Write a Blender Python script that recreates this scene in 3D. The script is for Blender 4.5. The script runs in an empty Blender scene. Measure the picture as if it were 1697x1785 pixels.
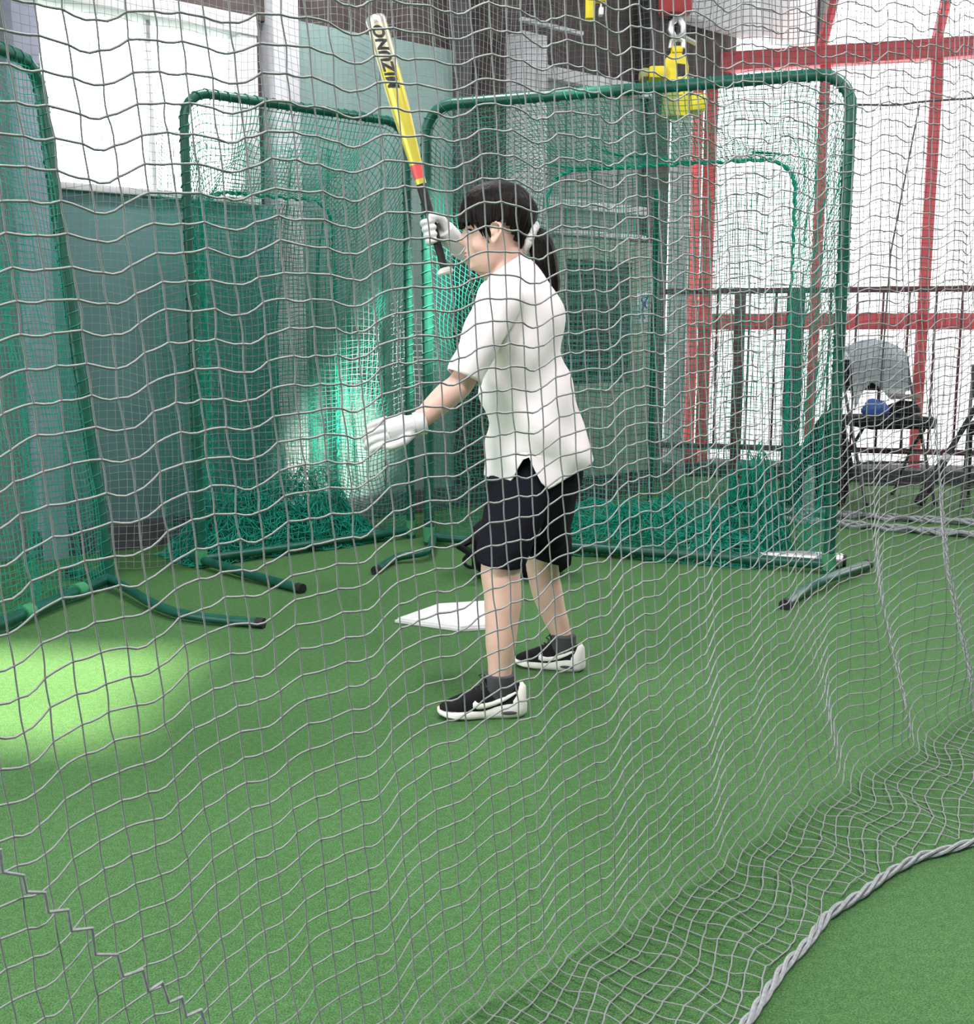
import bpy, bmesh, math, random
import numpy as np
from mathutils import Vector, Matrix, noise as mnoise
random.seed(7); rng = np.random.default_rng(7)
sc = bpy.context.scene
C = sc.collection
# ------------------------------------------------------------------ camera
F_PX, W_PX, H_PX = 1950.0, 1697.0, 1785.0
CAM_H, TILT = 1.12, math.radians(9.0)
cam_d = bpy.data.cameras.new('camera'); cam = bpy.data.objects.new('camera', cam_d); C.objects.link(cam)
cam.location = (0, 0, CAM_H); cam.rotation_euler = (math.radians(90) - TILT, 0, 0)
cam_d.sensor_fit = 'HORIZONTAL'; cam_d.sensor_width = 36.0; cam_d.lens = F_PX / W_PX * 36.0
cam_d.clip_start = 0.05; cam_d.clip_end = 200
sc.camera = cam
# ------------------------------------------------------------------ world, sun, exposure
world = bpy.data.worlds.new('overcast_sky'); sc.world = world; world.use_nodes = True
bg = world.node_tree.nodes['Background']
bg.inputs[0].default_value = (0.97, 0.985, 1.0, 1); bg.inputs[1].default_value = 5.0
sun_d = bpy.data.lights.new('sun', 'SUN'); sun = bpy.data.objects.new('sun', sun_d); C.objects.link(sun)
SUN_DIR = Vector((-.5, .6, -.8)).normalized()
sun.rotation_euler = SUN_DIR.to_track_quat('-Z', 'Y').to_euler()
sun_d.energy = 32.0; sun_d.angle = math.radians(3.0); sun_d.color = (1.0, .95, .82)
vs = sc.view_settings
vs.view_transform = 'Standard'; vs.look = 'None'; vs.exposure = 0.08; vs.gamma = 1.0; vs.use_curve_mapping = False
sc.cycles.use_denoising = True
sc.cycles.max_bounces = 8; sc.cycles.transparent_max_bounces = 16
FILL_POWER = 105.0
def fill_lamp(x, y, z, rz, label, power=1.0):  # fill light with a housing, added out of view to brighten the hall
    root = bpy.data.objects.new('fill_lamp', None); C.objects.link(root)
    root.location = (x, y, z); root.rotation_euler = (0, 0, rz)
    root['label'] = label; root['category'] = 'lamp'; root['group'] = 'added fill lamps'
    me = bpy.data.meshes.new('housing'); bm = bmesh.new()
    bmesh.ops.create_cube(bm, size=1); bmesh.ops.scale(bm, vec=(1.3, .34, .06), verts=bm.verts)
    bmesh.ops.translate(bm, vec=(0, 0, .05), verts=bm.verts)
    bmesh.ops.bevel(bm, geom=bm.edges[:], offset=.01, segments=2, affect='EDGES'); bm.to_mesh(me); bm.free()
    h = bpy.data.objects.new('housing', me); C.objects.link(h); h.parent = root
    ld = bpy.data.lights.new('fill_light', 'AREA'); ld.shape = 'RECTANGLE'; ld.size = 1.25; ld.size_y = .3
    ld.energy = FILL_POWER * power; ld.color = (1.0, .93, .955)
    lo = bpy.data.objects.new('fill_light', ld); C.objects.link(lo); lo.parent = root; lo.location = (0, 0, .015)
    return root, h
FILL_LAMPS = [fill_lamp(-1.1, 1.3, 4.0, 0, 'added unseen fill lamp left of the camera above the turf'),
         fill_lamp(1.4, 1.1, 4.0, 0, 'added unseen fill lamp right of the camera above the turf', 1.35),
         fill_lamp(2.8, 4.8, 4.0, 0, 'added unseen fill lamp in front of the folding chairs', .9),
         fill_lamp(-.75, 5.6, 4.0, .7, 'added unseen fill lamp above the diagonal screen by the window', .75)]
# ------------------------------------------------------------------ pixel helpers (photo -> place)
def ray(px, py):
    dx, dy = (px - W_PX / 2) / F_PX, (H_PX / 2 - py) / F_PX
    return Vector((dx, math.cos(TILT) + dy * math.sin(TILT), -math.sin(TILT) + dy * math.cos(TILT)))
def P(px, py, Y):
    d = ray(px, py); return Vector((0, 0, CAM_H)) + d * (Y / d.y)
def G(px, py, z=0.0):
    d = ray(px, py); return Vector((0, 0, CAM_H)) + d * ((z - CAM_H) / d.z)
def PL(px, py, p0, n):
    d = ray(px, py); o = Vector((0, 0, CAM_H)); return o + d * ((Vector(p0) - o).dot(n) / d.dot(n))
# ------------------------------------------------------------------ materials
MATS = {}
def mat(name, col, rough=.6, metal=0.0, var=0.0, scale=30.0, bump=0.0, bscale=None, spec=.5, stretch=None, col2=None, trans=0.0, sheen=0.0):
    if name in MATS: return MATS[name]
    m = bpy.data.materials.new(name); m.use_nodes = True; MATS[name] = m
    nt = m.node_tree; b = nt.nodes['Principled BSDF']
    b.inputs['Roughness'].default_value = rough; b.inputs['Metallic'].default_value = metal
    b.inputs['Specular IOR Level'].default_value = spec
    if sheen: b.inputs['Sheen Weight'].default_value = sheen
    tc = nt.nodes.new('ShaderNodeTexCoord'); mp = nt.nodes.new('ShaderNodeMapping')
    nt.links.new(tc.outputs['Object'], mp.inputs['Vector'])
    if stretch: mp.inputs['Scale'].default_value = stretch
    c4 = (*col, 1)
    b.inputs['Base Color'].default_value = c4
    if var or col2:
        n = nt.nodes.new('ShaderNodeTexNoise'); n.inputs['Scale'].default_value = scale; n.inputs['Detail'].default_value = 4
        nt.links.new(mp.outputs[0], n.inputs['Vector'])
        r = nt.nodes.new('ShaderNodeValToRGB'); nt.links.new(n.outputs['Fac'], r.inputs[0])
        lo = tuple(max(0, c * (1 - var)) for c in col); hi = col2 or tuple(min(1, c * (1 + var)) for c in col)
        r.color_ramp.elements[0].position = .3; r.color_ramp.elements[1].position = .7
        r.color_ramp.elements[0].color = (*lo, 1); r.color_ramp.elements[1].color = (*hi, 1)
        nt.links.new(r.outputs[0], b.inputs['Base Color'])
    if bump:
        n2 = nt.nodes.new('ShaderNodeTexNoise'); n2.inputs['Scale'].default_value = bscale or scale; n2.inputs['Detail'].default_value = 3
        nt.links.new(mp.outputs[0], n2.inputs['Vector'])
        bp = nt.nodes.new('ShaderNodeBump'); bp.inputs['Strength'].default_value = bump; bp.inputs['Distance'].default_value = .01
        nt.links.new(n2.outputs['Fac'], bp.inputs['Height']); nt.links.new(bp.outputs[0], b.inputs['Normal'])
    if trans:
        out = nt.nodes['Material Output']; t = nt.nodes.new('ShaderNodeBsdfTranslucent'); t.inputs[0].default_value = c4
        mx = nt.nodes.new('ShaderNodeMixShader'); mx.inputs[0].default_value = trans
        nt.links.new(b.outputs[0], mx.inputs[1]); nt.links.new(t.outputs[0], mx.inputs[2]); nt.links.new(mx.outputs[0], out.inputs['Surface'])
    return m
def turf_material():
    m = bpy.data.materials.new('turf'); m.use_nodes = True; nt = m.node_tree; b = nt.nodes['Principled BSDF']
    b.inputs['Roughness'].default_value = .85; b.inputs['Specular IOR Level'].default_value = .25
    tc = nt.nodes.new('ShaderNodeTexCoord')
    def noise(s, d=3):
        n = nt.nodes.new('ShaderNodeTexNoise'); n.inputs['Scale'].default_value = s; n.inputs['Detail'].default_value = d
        nt.links.new(tc.outputs['Object'], n.inputs['Vector']); return n
    fine, mid, big = noise(290, 4), noise(60, 3), noise(1.6, 2)
    def ramp(n, a, b_, p0=.3, p1=.7):
        r = nt.nodes.new('ShaderNodeValToRGB'); nt.links.new(n.outputs['Fac'], r.inputs[0])
        r.color_ramp.elements[0].color = (*a, 1); r.color_ramp.elements[1].color = (*b_, 1)
        r.color_ramp.elements[0].position = p0; r.color_ramp.elements[1].position = p1; return r
    r1 = ramp(fine, (.032, .112, .03), (.115, .268, .09), .34, .66)
    r2 = ramp(mid, (.82, .82, .82), (1.12, 1.12, 1.12)); r3 = ramp(big, (.9, .92, .88), (1.08, 1.05, 1.1))
    def mul(a, b_):
        x = nt.nodes.new('ShaderNodeMix'); x.data_type = 'RGBA'; x.blend_type = 'MULTIPLY'; x.inputs[0].default_value = 1
        nt.links.new(a, x.inputs[6]); nt.links.new(b_, x.inputs[7]); return x.outputs[2]
    nt.links.new(mul(mul(r1.outputs[0], r2.outputs[0]), r3.outputs[0]), b.inputs['Base Color'])
    bp = nt.nodes.new('ShaderNodeBump'); bp.inputs['Strength'].default_value = .8; bp.inputs['Distance'].default_value = .006
    nt.links.new(fine.outputs['Fac'], bp.inputs['Height']); nt.links.new(bp.outputs[0], b.inputs['Normal'])
    return m
M_TURF = turf_material()
M_GREYNET = mat('grey_net_twine', (.30, .325, .325), .75)
M_DARKNET = mat('dark_net_twine', (.11, .11, .12), .8)  # darker twine than the other grey nets
M_GREENNET = mat('green_net_twine', (.015, .47, .34), .6, trans=.4)
M_GREENPIPE = mat('green_painted_pipe', (.008, .095, .065), .35, var=.25, scale=14)
M_LASH = mat('dark_green_cord', (.008, .17, .115), .7)
M_GREENCLAMP = mat('light_green_clamp', (.05, .30, .13), .5, var=.2)
M_BLACKCAP = mat('black_rubber', (.012, .013, .014), .6)
M_ROPE = mat('grey_rope', (.33, .36, .37), .85, var=.2, scale=120)
M_TEAL = mat('teal_board', (.115, .25, .25), .7, var=.08, scale=3)
M_BOARD = mat('grey_green_board', (.20, .31, .29), .7, var=.1, scale=4)
M_GREYWALL = mat('grey_plaster', (.30, .31, .33), .85, var=.12, scale=8, bump=.15)
M_BROWN = mat('dark_brown_wall', (.075, .06, .058), .85, var=.35, scale=9)
M_SIDING = mat('grey_siding', (.27, .32, .30), .7, var=.1, scale=5)
M_PALE = mat('pale_steel_column', (.60, .62, .65), .55, var=.1, scale=6)
M_LILAC = mat('blue_grey_post', (.31, .33, .42), .6, var=.1, scale=6)
M_FRAMEW = mat('window_frame_white', (.72, .72, .74), .5)
M_DARK = mat('dark_steel', (.055, .055, .06), .6, var=.3, scale=10)
M_RED = mat('red_painted_steel', (.80, .11, .13), .5, var=.12, scale=6)
M_MAROON = mat('maroon_rail', (.13, .035, .045), .5, var=.2, scale=10)
M_SHEET = mat('white_vinyl_sheet', (.93, .90, .915), .6, trans=.85)
M_CURB = mat('dark_kerb', (.07, .075, .085), .85, var=.3, scale=12)
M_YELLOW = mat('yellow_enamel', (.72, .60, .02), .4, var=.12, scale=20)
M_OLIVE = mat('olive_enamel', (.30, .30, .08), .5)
M_STEEL = mat('galvanised_steel', (.62, .63, .64), .35, metal=.8)
M_BLACK = mat('black_fabric', (.010, .011, .014), .85, spec=.2, bump=.2, bscale=300)
M_UNIT = mat('beige_green_unit', (.36, .42, .34), .6, var=.06, scale=5)
M_UNITDARK = mat('unit_dark_grille', (.02, .05, .05), .6)
M_SLAT = mat('unit_slat', (.13, .24, .21), .6)
M_STICK = mat('sticker_white', (.75, .82, .88), .5)
M_BLUE = mat('blue_fabric', (.03, .12, .42), .7, bump=.2, bscale=200)
M_TOWEL = mat('pale_towel', (.84, .89, .91), .95, bump=.3, bscale=260, trans=.75)
M_RUBBERW = mat('white_rubber', (.80, .80, .80), .6, var=.05, scale=30)
M_SKIN = mat('skin', (.72, .47, .385), .5, var=.05, scale=14)
M_SKIN.node_tree.nodes['Principled BSDF'].inputs['Subsurface Weight'].default_value = .12
M_SKIN.node_tree.nodes['Principled BSDF'].inputs['Subsurface Radius'].default_value = (.02, .008, .005)
M_LIP = mat('lips', (.58, .25, .24), .45)
M_HAIR = mat('dark_brown_hair', (.007, .005, .0045), .5, spec=.14, var=.5, scale=60, stretch=(1, 1, .12), bump=.5, bscale=160)
M_SCRUNCH = mat('white_scrunchie', (.72, .72, .70), .9, bump=.4, bscale=120)
M_SHIRT = mat('white_cotton', (.84, .80, .80), .85, bump=.08, bscale=40)
M_SHORTS = mat('black_shorts_cloth', (.008, .009, .014), .9, spec=.12, bump=.15, bscale=30)
M_GLOVE = mat('white_glove_leather', (.68, .68, .69), .55, bump=.12, bscale=90)
M_GLOVEG = mat('grey_glove_palm', (.42, .43, .50), .6)
M_SOCK = mat('charcoal_sock', (.06, .065, .07), .9)
M_SHOEB = mat('black_knit', (.010, .010, .012), .85, spec=.2, bump=.2, bscale=260)
M_SHOEW = mat('white_midsole', (.80, .79, .74), .5)
M_BATY = mat('yellow_bat', (.70, .62, .09), .28, metal=.25, var=.06, scale=8)
M_BATS = mat('silver_bat', (.70, .70, .68), .25, metal=.7)
M_BATR = mat('red_bat_taper', (.72, .10, .10), .4)
M_GRIP = mat('black_grip_tape', (.012, .012, .013), .65, bump=.3, bscale=90)
M_INK = mat('black_print', (.01, .01, .012), .5)
M_GLASS = mat('clear_bottle', (.35, .42, .42), .15)
for r_, h_ in FILL_LAMPS: h_.data.materials.append(M_FRAMEW)
# ------------------------------------------------------------------ mesh helpers
def tag(o, label=None, cat=None, group=None, kind=None):
    if label: o['label'] = label
    if cat: o['category'] = cat
    if group: o['group'] = group
    if kind: o['kind'] = kind
    return o
def empty(name, loc, label, cat, group=None):
    o = bpy.data.objects.new(name, None); C.objects.link(o); o.location = loc; tag(o, label, cat, group); o.empty_display_size = .1
    return o
def link(name, me, m=None, parent=None, smooth=True):
    if m and not me.materials: me.materials.append(m)
    o = bpy.data.objects.new(name, me); C.objects.link(o)
    if smooth and len(me.polygons): me.polygons.foreach_set('use_smooth', [True] * len(me.polygons))
    if parent:
        o.parent = parent; o.matrix_parent_inverse = world_of(parent).inverted()
    return o
def world_of(o):
    m = o.matrix_basis.copy()
    while o.parent:
        m = o.parent.matrix_basis @ o.matrix_parent_inverse @ m; o = o.parent
    return m
class MB:
    """collects shapes into one mesh"""
    def __init__(s): s.v, s.f = [], []
    def add(s, v, f):
        n = len(s.v); s.v += [tuple(x) for x in v]; s.f += [tuple(i + n for i in q) for q in f]; return s
    def box(s, c, size, R=None, bev=.0):
        bm = bmesh.new(); bmesh.ops.create_cube(bm, size=1); bmesh.ops.scale(bm, vec=size, verts=bm.verts)
        if bev: bmesh.ops.bevel(bm, geom=bm.edges[:], offset=bev, segments=2, affect='EDGES', profile=.6)
        bm.verts.ensure_lookup_table(); bm.verts.index_update()
        R = R or Matrix.Identity(3); c = Vector(c)
        v = [c + R @ x.co for x in bm.verts]; f = [[x.index for x in q.verts] for q in bm.faces]; bm.free()
        return s.add(v, f)
    def tube(s, pts, r, n=10, cap=True, closed=False):
        pts = [Vector(p) for p in pts]; N = len(pts); rs = r if hasattr(r, '__len__') else [r] * N
        T = []
        for i in range(N):
            a = pts[(i - 1) % N] if (closed or i > 0) else pts[i]; b = pts[(i + 1) % N] if (closed or i < N - 1) else pts[i]
            T.append((b - a).normalized())
        up = Vector((0, 0, 1)) if abs(T[0].z) < .9 else Vector((1, 0, 0))
        u = T[0].cross(up).normalized(); v = []
        for i in range(N):
            u = (u - T[i] * u.dot(T[i])).normalized(); w = T[i].cross(u)
            for k in range(n):
                a = 2 * math.pi * k / n; v.append(pts[i] + (u * math.cos(a) + w * math.sin(a)) * rs[i])
        f = []
        for i in range(N if closed else N - 1):
            j = (i + 1) % N
            for k in range(n): f.append((i * n + k, i * n + (k + 1) % n, j * n + (k + 1) % n, j * n + k))
        if cap and not closed: f.append(tuple(range(n))[::-1]); f.append(tuple((N - 1) * n + k for k in range(n)))
        return s.add(v, f)
    def loft(s, rings, cap=True):
        n = len(rings[0]); v = [p for r in rings for p in r]; f = []
        for i in range(len(rings) - 1):
            for k in range(n): f.append((i * n + k, i * n + (k + 1) % n, (i + 1) * n + (k + 1) % n, (i + 1) * n + k))
        if cap: f.append(tuple(range(n))[::-1]); f.append(tuple((len(rings) - 1) * n + k for k in range(n)))
        return s.add(v, f)
    def ell(s, c, r, R=None, nu=16, nv=10):
        c = Vector(c); R = R or Matrix.Identity(3); v = [c + R @ Vector((0, 0, r[2]))]; f = []
        for i in range(1, nv):
            t = math.pi * i / nv
            for k in range(nu):
                a = 2 * math.pi * k / nu
                v.append(c + R @ Vector((r[0] * math.sin(t) * math.cos(a), r[1] * math.sin(t) * math.sin(a), r[2] * math.cos(t))))
        v.append(c + R @ Vector((0, 0, -r[2]))); L = len(v) - 1
        for k in range(nu): f.append((0, 1 + k, 1 + (k + 1) % nu))
        for i in range(nv - 2):
            for k in range(nu): f.append((1 + i * nu + k, 1 + (i + 1) * nu + k, 1 + (i + 1) * nu + (k + 1) % nu, 1 + i * nu + (k + 1) % nu))
        b = 1 + (nv - 2) * nu
        for k in range(nu): f.append((L, b + (k + 1) % nu, b + k))
        return s.add(v, f)
    def mesh(s, name):
        me = bpy.data.meshes.new(name); me.from_pydata(s.v, [], s.f); me.validate(); me.update(); return me
    def build(s, name, m, parent=None, smooth=True, sharp=None):
        me = s.mesh(name); o = link(name, me, m, parent, smooth)
        if smooth: me.set_sharp_from_angle(angle=math.radians(sharp or 40))
        return o
    def remesh(s, name, m, parent=None, voxel=.006, smooth=4, fac=.5):
        me = s.mesh(name + '_src'); t = bpy.data.objects.new('tmp', me); C.objects.link(t)
        md = t.modifiers.new('r', 'REMESH'); md.mode = 'VOXEL'; md.voxel_size = voxel
        ms = t.modifiers.new('s', 'SMOOTH'); ms.factor = fac; ms.iterations = smooth
        dg = bpy.context.evaluated_depsgraph_get(); new = bpy.data.meshes.new_from_object(t.evaluated_get(dg)); new.name = name
        bpy.data.objects.remove(t); bpy.data.meshes.remove(me); new.materials.clear()
        return link(name, new, m, parent, True)
def ring(c, U, V, ru, rv, n=24, e=2.0):
    c = Vector(c); out = []
    for k in range(n):
        a = 2 * math.pi * k / n; ca, sa = math.cos(a), math.sin(a)
        out.append(c + U * (ru * math.copysign(abs(ca) ** (2 / e), ca)) + V * (rv * math.copysign(abs(sa) ** (2 / e), sa)))
    return out
def limb(pts, rs, n=16, sub=4):
    """smooth centre line through points with interpolated radius -> (points, radii)"""
    pts = [Vector(p) for p in pts]; out, rr = [], []
    N = len(pts)
    for i in range(N - 1):
        p0, p1, p2, p3 = pts[max(i - 1, 0)], pts[i], pts[i + 1], pts[min(i + 2, N - 1)]
        for k in range(sub):
            t = k / sub
            out.append(.5 * ((2 * p1) + (p2 - p0) * t + (2 * p0 - 5 * p1 + 4 * p2 - p3) * t * t + (3 * p1 - p0 - 3 * p2 + p3) * t ** 3))
            tt = t * t * (3 - 2 * t); rr.append(rs[i] * (1 - tt) + rs[i + 1] * tt)
    out.append(pts[-1]); rr.append(rs[-1]); return out, rr
def net_mesh(name, P0, P1, r, sides=3):
    """thin prisms for many twine pieces, built in one go"""
    P0 = np.asarray(P0, float); P1 = np.asarray(P1, float); d = P1 - P0; L = np.linalg.norm(d, axis=1); ok = L > 1e-6
    P0, P1, d, L = P0[ok], P1[ok], d[ok], L[ok]; d = d / L[:, None]
    ref = np.where(np.abs(d[:, 2:3]) < .9, np.array([[0, 0, 1.]]), np.array([[1., 0, 0]]))
    u = np.cross(d, ref); u /= np.linalg.norm(u, axis=1)[:, None]; w = np.cross(d, u); N = len(P0)
    V = np.empty((N, 2 * sides, 3))
    for k in range(sides):
        a = 2 * math.pi * k / sides; o = (u * math.cos(a) + w * math.sin(a)) * r
        V[:, k] = P0 + o; V[:, sides + k] = P1 + o
    base = (np.arange(N) * 2 * sides)[:, None, None]
    q = np.array([[k, (k + 1) % sides, sides + (k + 1) % sides, sides + k] for k in range(sides)])[None]
    F = (base + q).reshape(-1); nf = N * sides
    me = bpy.data.meshes.new(name); me.vertices.add(N * 2 * sides); me.vertices.foreach_set('co', V.reshape(-1))
    me.loops.add(nf * 4); me.loops.foreach_set('vertex_index', F.astype(np.int32))
    me.polygons.add(nf); me.polygons.foreach_set('loop_start', np.arange(nf, dtype=np.int32) * 4)
    me.update(calc_edges=True); return me
def grid_edges(X, ok=None):
    """X[i,j,3] -> twine ends between neighbouring knots; ok[i,j] keeps a knot"""
    a0, a1 = X[:-1], X[1:]; b0, b1 = X[:, :-1], X[:, 1:]
    if ok is None: return np.concatenate([a0.reshape(-1, 3), b0.reshape(-1, 3)]), np.concatenate([a1.reshape(-1, 3), b1.reshape(-1, 3)])
    ka, kb = ok[:-1] & ok[1:], ok[:, :-1] & ok[:, 1:]
    return np.concatenate([a0[ka], b0[kb]]), np.concatenate([a1[ka], b1[kb]])
def wob(x, y, s=1.0, o=0.0):
    """cheap smooth 2-D wobble for arrays"""
    return (np.sin(x * 1.7 * s + 1.3 * np.sin(y * 1.1 * s + o)) + .6 * np.sin(x * 3.9 * s + 2.1 + y * 2.3 * s + o) + .4 * np.sin(y * 5.3 * s - x * 4.4 * s + 2 * o)) / 2
def struct(o, label=None): return tag(o, label, None, None, 'structure')
Z = Vector((0, 0, 1))
# ================================================================== SETTING
fl = MB().add([(-7, -7, 0), (8, -7, 0), (8, 12, 0), (-7, 12, 0)], [(0, 1, 2, 3)]).build('floor', M_TURF, smooth=False)
struct(fl, 'green artificial turf covering the whole floor')
# left / back wall line: runs from near left to far right
WO, WD, WN = Vector((-.45, 7.1, 0)), Vector((.766, .643, 0)).normalized(), Vector((.643, -.766, 0)).normalized()
WR = Matrix((WD, -WN, Z)).transposed()      # local x along wall, y away from the room
def WP(t, off, z): return WO + WD * t + WN * off + Z * z
def wbox(mb, t0, t1, z0, z1, o0, o1, bev=.006): return mb.box(WP((t0 + t1) / 2, (o0 + o1) / 2, (z0 + z1) / 2), (t1 - t0, abs(o1 - o0), z1 - z0), WR, bev)
wall = bpy.data.objects.new('wall_left', None); C.objects.link(wall); struct(wall, 'long hall wall of boards and dark cladding behind the nets'); wall.location = WP(0, 0, 0)
T_W0, T_W1, Z_S, Z_T = -2.26, -1.16, 1.83, 2.72
def wpart(name, m, *boxes, label=None):
    mb = MB()
    for b in boxes: wbox(mb, *b)
    o = mb.build(name, m, wall)
    if label: o['label'] = label
    return o
wpart('plaster', M_GREYWALL, (-6.5, T_W0, 0, 4.3, -.2, -.02), label='grey plaster left of the window')
wpart('board', M_TEAL, (T_W0, -.93, 0, Z_S, -.12, 0), label='teal board under the window')
wpart('header', M_BROWN, (T_W0, .30, Z_T + .10, 4.3, -.2, -.03), label='brown cladding above the window')
wpart('board', M_BOARD, (-.80, -.25, 0, 2.85, -.06, .01)); wpart('board', M_BOARD, (-.24, .30, 0, 2.86, -.06, .012))
wpart('backing', M_BROWN, (T_W1 + .08, 2.45, 0, 4.3, -.22, -.08))
wpart('header', M_BROWN, (2.45, 3.17, 3.06, 4.3, -.22, -.05), label='dark header over the opening')
for t0 in (1.06, 1.32, 1.58, 1.84): wpart('siding_panel', M_SIDING, (t0, t0 + .245, .0, 2.80, -.08, -.02))
wpart('ledge', M_PALE, (1.04, 2.10, 2.80, 2.88, -.08, .05)); wpart('ledge', M_PALE, (1.04, 2.10, 1.98, 2.04, -.05, .03)); wpart('ledge', M_PALE, (1.04, 2.10, 1.80, 1.84, -.05, .03))
wpart('beam', M_PALE, (.80, 1.35, 3.10, 3.125, .06, .10))
for k, (t0, t1, m, z1, o1) in enumerate([(T_W0 - .12, T_W0, M_LILAC, 4.3, .10), (-.98, -.82, M_PALE, 4.3, .06), (.30, .42, M_DARK, 4.3, .05),
                                         (.82, 1.04, M_PALE, 3.05, .08), (2.08, 2.14, M_DARK, 4.3, .03), (2.14, 2.2, M_BROWN, 4.3, .0)]):
    tr = wbox(MB(), t0, t1, 0, z1, -.1, o1).build('trim_%d' % (k + 1), m); struct(tr, 'upright wall post')
# window
win = bpy.data.objects.new('window_1', None); C.objects.link(win); struct(win, 'bright sliding window above the teal board'); win.location = WP(-1.7, 0, Z_S)
def winpart(name, m, *a):
    mb = MB()
    for b in a: wbox(mb, *b)
    return mb.build(name, m, win)
winpart('window_sill', M_FRAMEW, (T_W0, T_W1, Z_S - .0, Z_S + .035, -.14, .03))
winpart('window_frame', M_FRAMEW, (T_W0, T_W1 + .10, Z_T, Z_T + .10, -.14, .03), (T_W1, T_W1 + .10, Z_S, Z_T, -.14, .02), (T_W0, T_W0 + .03, Z_S, Z_T, -.14, .0))
winpart('mullion', M_FRAMEW, (-1.66, -1.635, Z_S, Z_T, -.09, -.05))
# plinth at the foot of the wall
pl = wbox(MB(), -2.4, 2.45, 0, .14, -.02, .07).build('baseboard_left', M_CURB); struct(pl, 'dark plinth at the foot of the wall')
# grey roof beam beyond the header
mb = MB(); wbox(mb, 2.3, 3.15, 3.36, 3.75, .05, .2); wbox(mb, 3.2, 3.95, 3.40, 3.85, .02, .14)
o = mb.build('trim_7', M_PALE); struct(o, 'grey roof beam above the opening')
o = wbox(MB(), 3.95, 4.10, 3.36, 3.9, -.04, .16).build('trim_8', M_DARK); struct(o, 'dark end plate of the roof beam')
# red frame wall with white sheet
RO, RD = Vector((1.2, 9.3, 0)), Vector((.963, -.27, 0)).normalized(); RN = Vector((-.27, -.963, 0)).normalized()
RR = Matrix((RD, -RN, Z)).transposed()
def RP(t, off, z): return RO + RD * t + RN * off + Z * z
def rbox(mb, t0, t1, z0, z1, o0, o1, bev=.006): return mb.box(RP((t0 + t1) / 2, (o0 + o1) / 2, (z0 + z1) / 2), (t1 - t0, abs(o1 - o0), z1 - z0), RR, bev)
def rt(px, off=0.0):
    d = ray(px, 600); o = Vector((0, 0, 0)); p0 = RO + RN * off
    k = (p0).dot(RN) / Vector((d.x, d.y, 0)).dot(RN); return (Vector((d.x, d.y, 0)) * k - p0).dot(RD)
def rz(px, py, off=0.0): return PL(px, py, RO + RN * off, RN).z
red = bpy.data.objects.new('wall_right', None); C.objects.link(red); struct(red, 'red steel frame wall closed with white translucent sheet'); red.location = RP(1, 0, 0)
def rpart(name, m, *bs):
    mb = MB()
    for b in bs: rbox(mb, *b)
    return mb.build(name, m, red)
zt = rz(1480, 97)
rpart('top_beam', M_RED, (.42, 4.2, zt - .07, zt + .07, -.04, .08))
rpart('cross_beam', M_RED, (rt(1215), 4.2, 1.16, 1.285, -.03, .05))
rpart('post', M_RED, (rt(1196), rt(1214), .1, zt, .0, .10)); rpart('post', M_RED, (rt(1216), rt(1238), .1, zt, -.06, .02))
rpart('post', M_RED, (rt(1408), rt(1426), .1, zt, -.03, .05)); rpart('post', M_RED, (rt(1594), rt(1614), .1, zt, -.03, .05)); rpart('post', M_RED, (rt(1790), rt(1812), .1, zt, -.03, .05))
rpart('foot_plate', M_RED, (rt(1115), rt(1225), .08, .22, .02, .22))
for px in (1408, 1600, 1790):
    a = RP(rt(px), 0, zt + .05); b = a + Vector((.30, .35, 1.0))
    MB().tube([a, b], .042, 8).build('rafter', M_RED, red)
rpart('sheet', M_SHEET, (.35, 4.3, .08, zt, -.16, -.155))
kb = MB(); rbox(kb, -.05, 4.3, 0, .10, -.2, .25); o = kb.build('baseboard_right', M_CURB); struct(o, 'dark kerb below the white sheet')
o = rbox(MB(), rt(1160, .3), rt(1194, .3), 0, 3.3, .2, .3).build('trim_9', M_PALE); struct(o, 'pale grey post beside the red frame')
# stained dark panel leaning outside, behind the sheet
# unseen roof; openings added so the sun lands on net and turf
holes = [(1.28, 1.84, 3.40, 4.10), (.40, 1.66, -.30, .66)]
xs = sorted({-6.5, 7.5, *[h[0] for h in holes], *[h[1] for h in holes]}); ys = sorted({-6.5, 9.4, *[h[2] for h in holes], *[h[3] for h in holes]})
mb = MB()
for i in range(len(xs) - 1):
    for j in range(len(ys) - 1):
        cx, cy = (xs[i] + xs[i + 1]) / 2, (ys[j] + ys[j + 1]) / 2
        if any(h[0] < cx < h[1] and h[2] < cy < h[3] for h in holes): continue
        mb.box((cx, cy, 4.33), (xs[i + 1] - xs[i], ys[j + 1] - ys[j], .05))
h_ = holes[1]
ce = mb.build('ceiling', M_GREYWALL, smooth=False); struct(ce, 'unseen grey roof with openings added to make the sun patches')
mg = bpy.data.materials.new('sun_filter_glass'); mg.use_nodes = True; nt = mg.node_tree  # tinted pane added to dim the sun falling on the turf
tr_ = nt.nodes.new('ShaderNodeBsdfTransparent'); tr_.inputs[0].default_value = (.80, .66, .66, 1); nt.links.new(tr_.outputs[0], nt.nodes['Material Output'].inputs['Surface'])
MB().add([(h_[0], h_[2], 4.33), (h_[1], h_[2], 4.33), (h_[1], h_[3], 4.33), (h_[0], h_[3], 4.33)], [(0, 1, 2, 3)]).build('sun_filter_pane', mg, ce, smooth=False)
wr = MB().box((.5, -5.1, 2.15), (14, .2, 4.3)).build('blocking_wall_rear', M_BROWN, smooth=False); struct(wr, 'unseen dark wall added behind the camera to block daylight')  # added out of view to keep frontal daylight off the net
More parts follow.
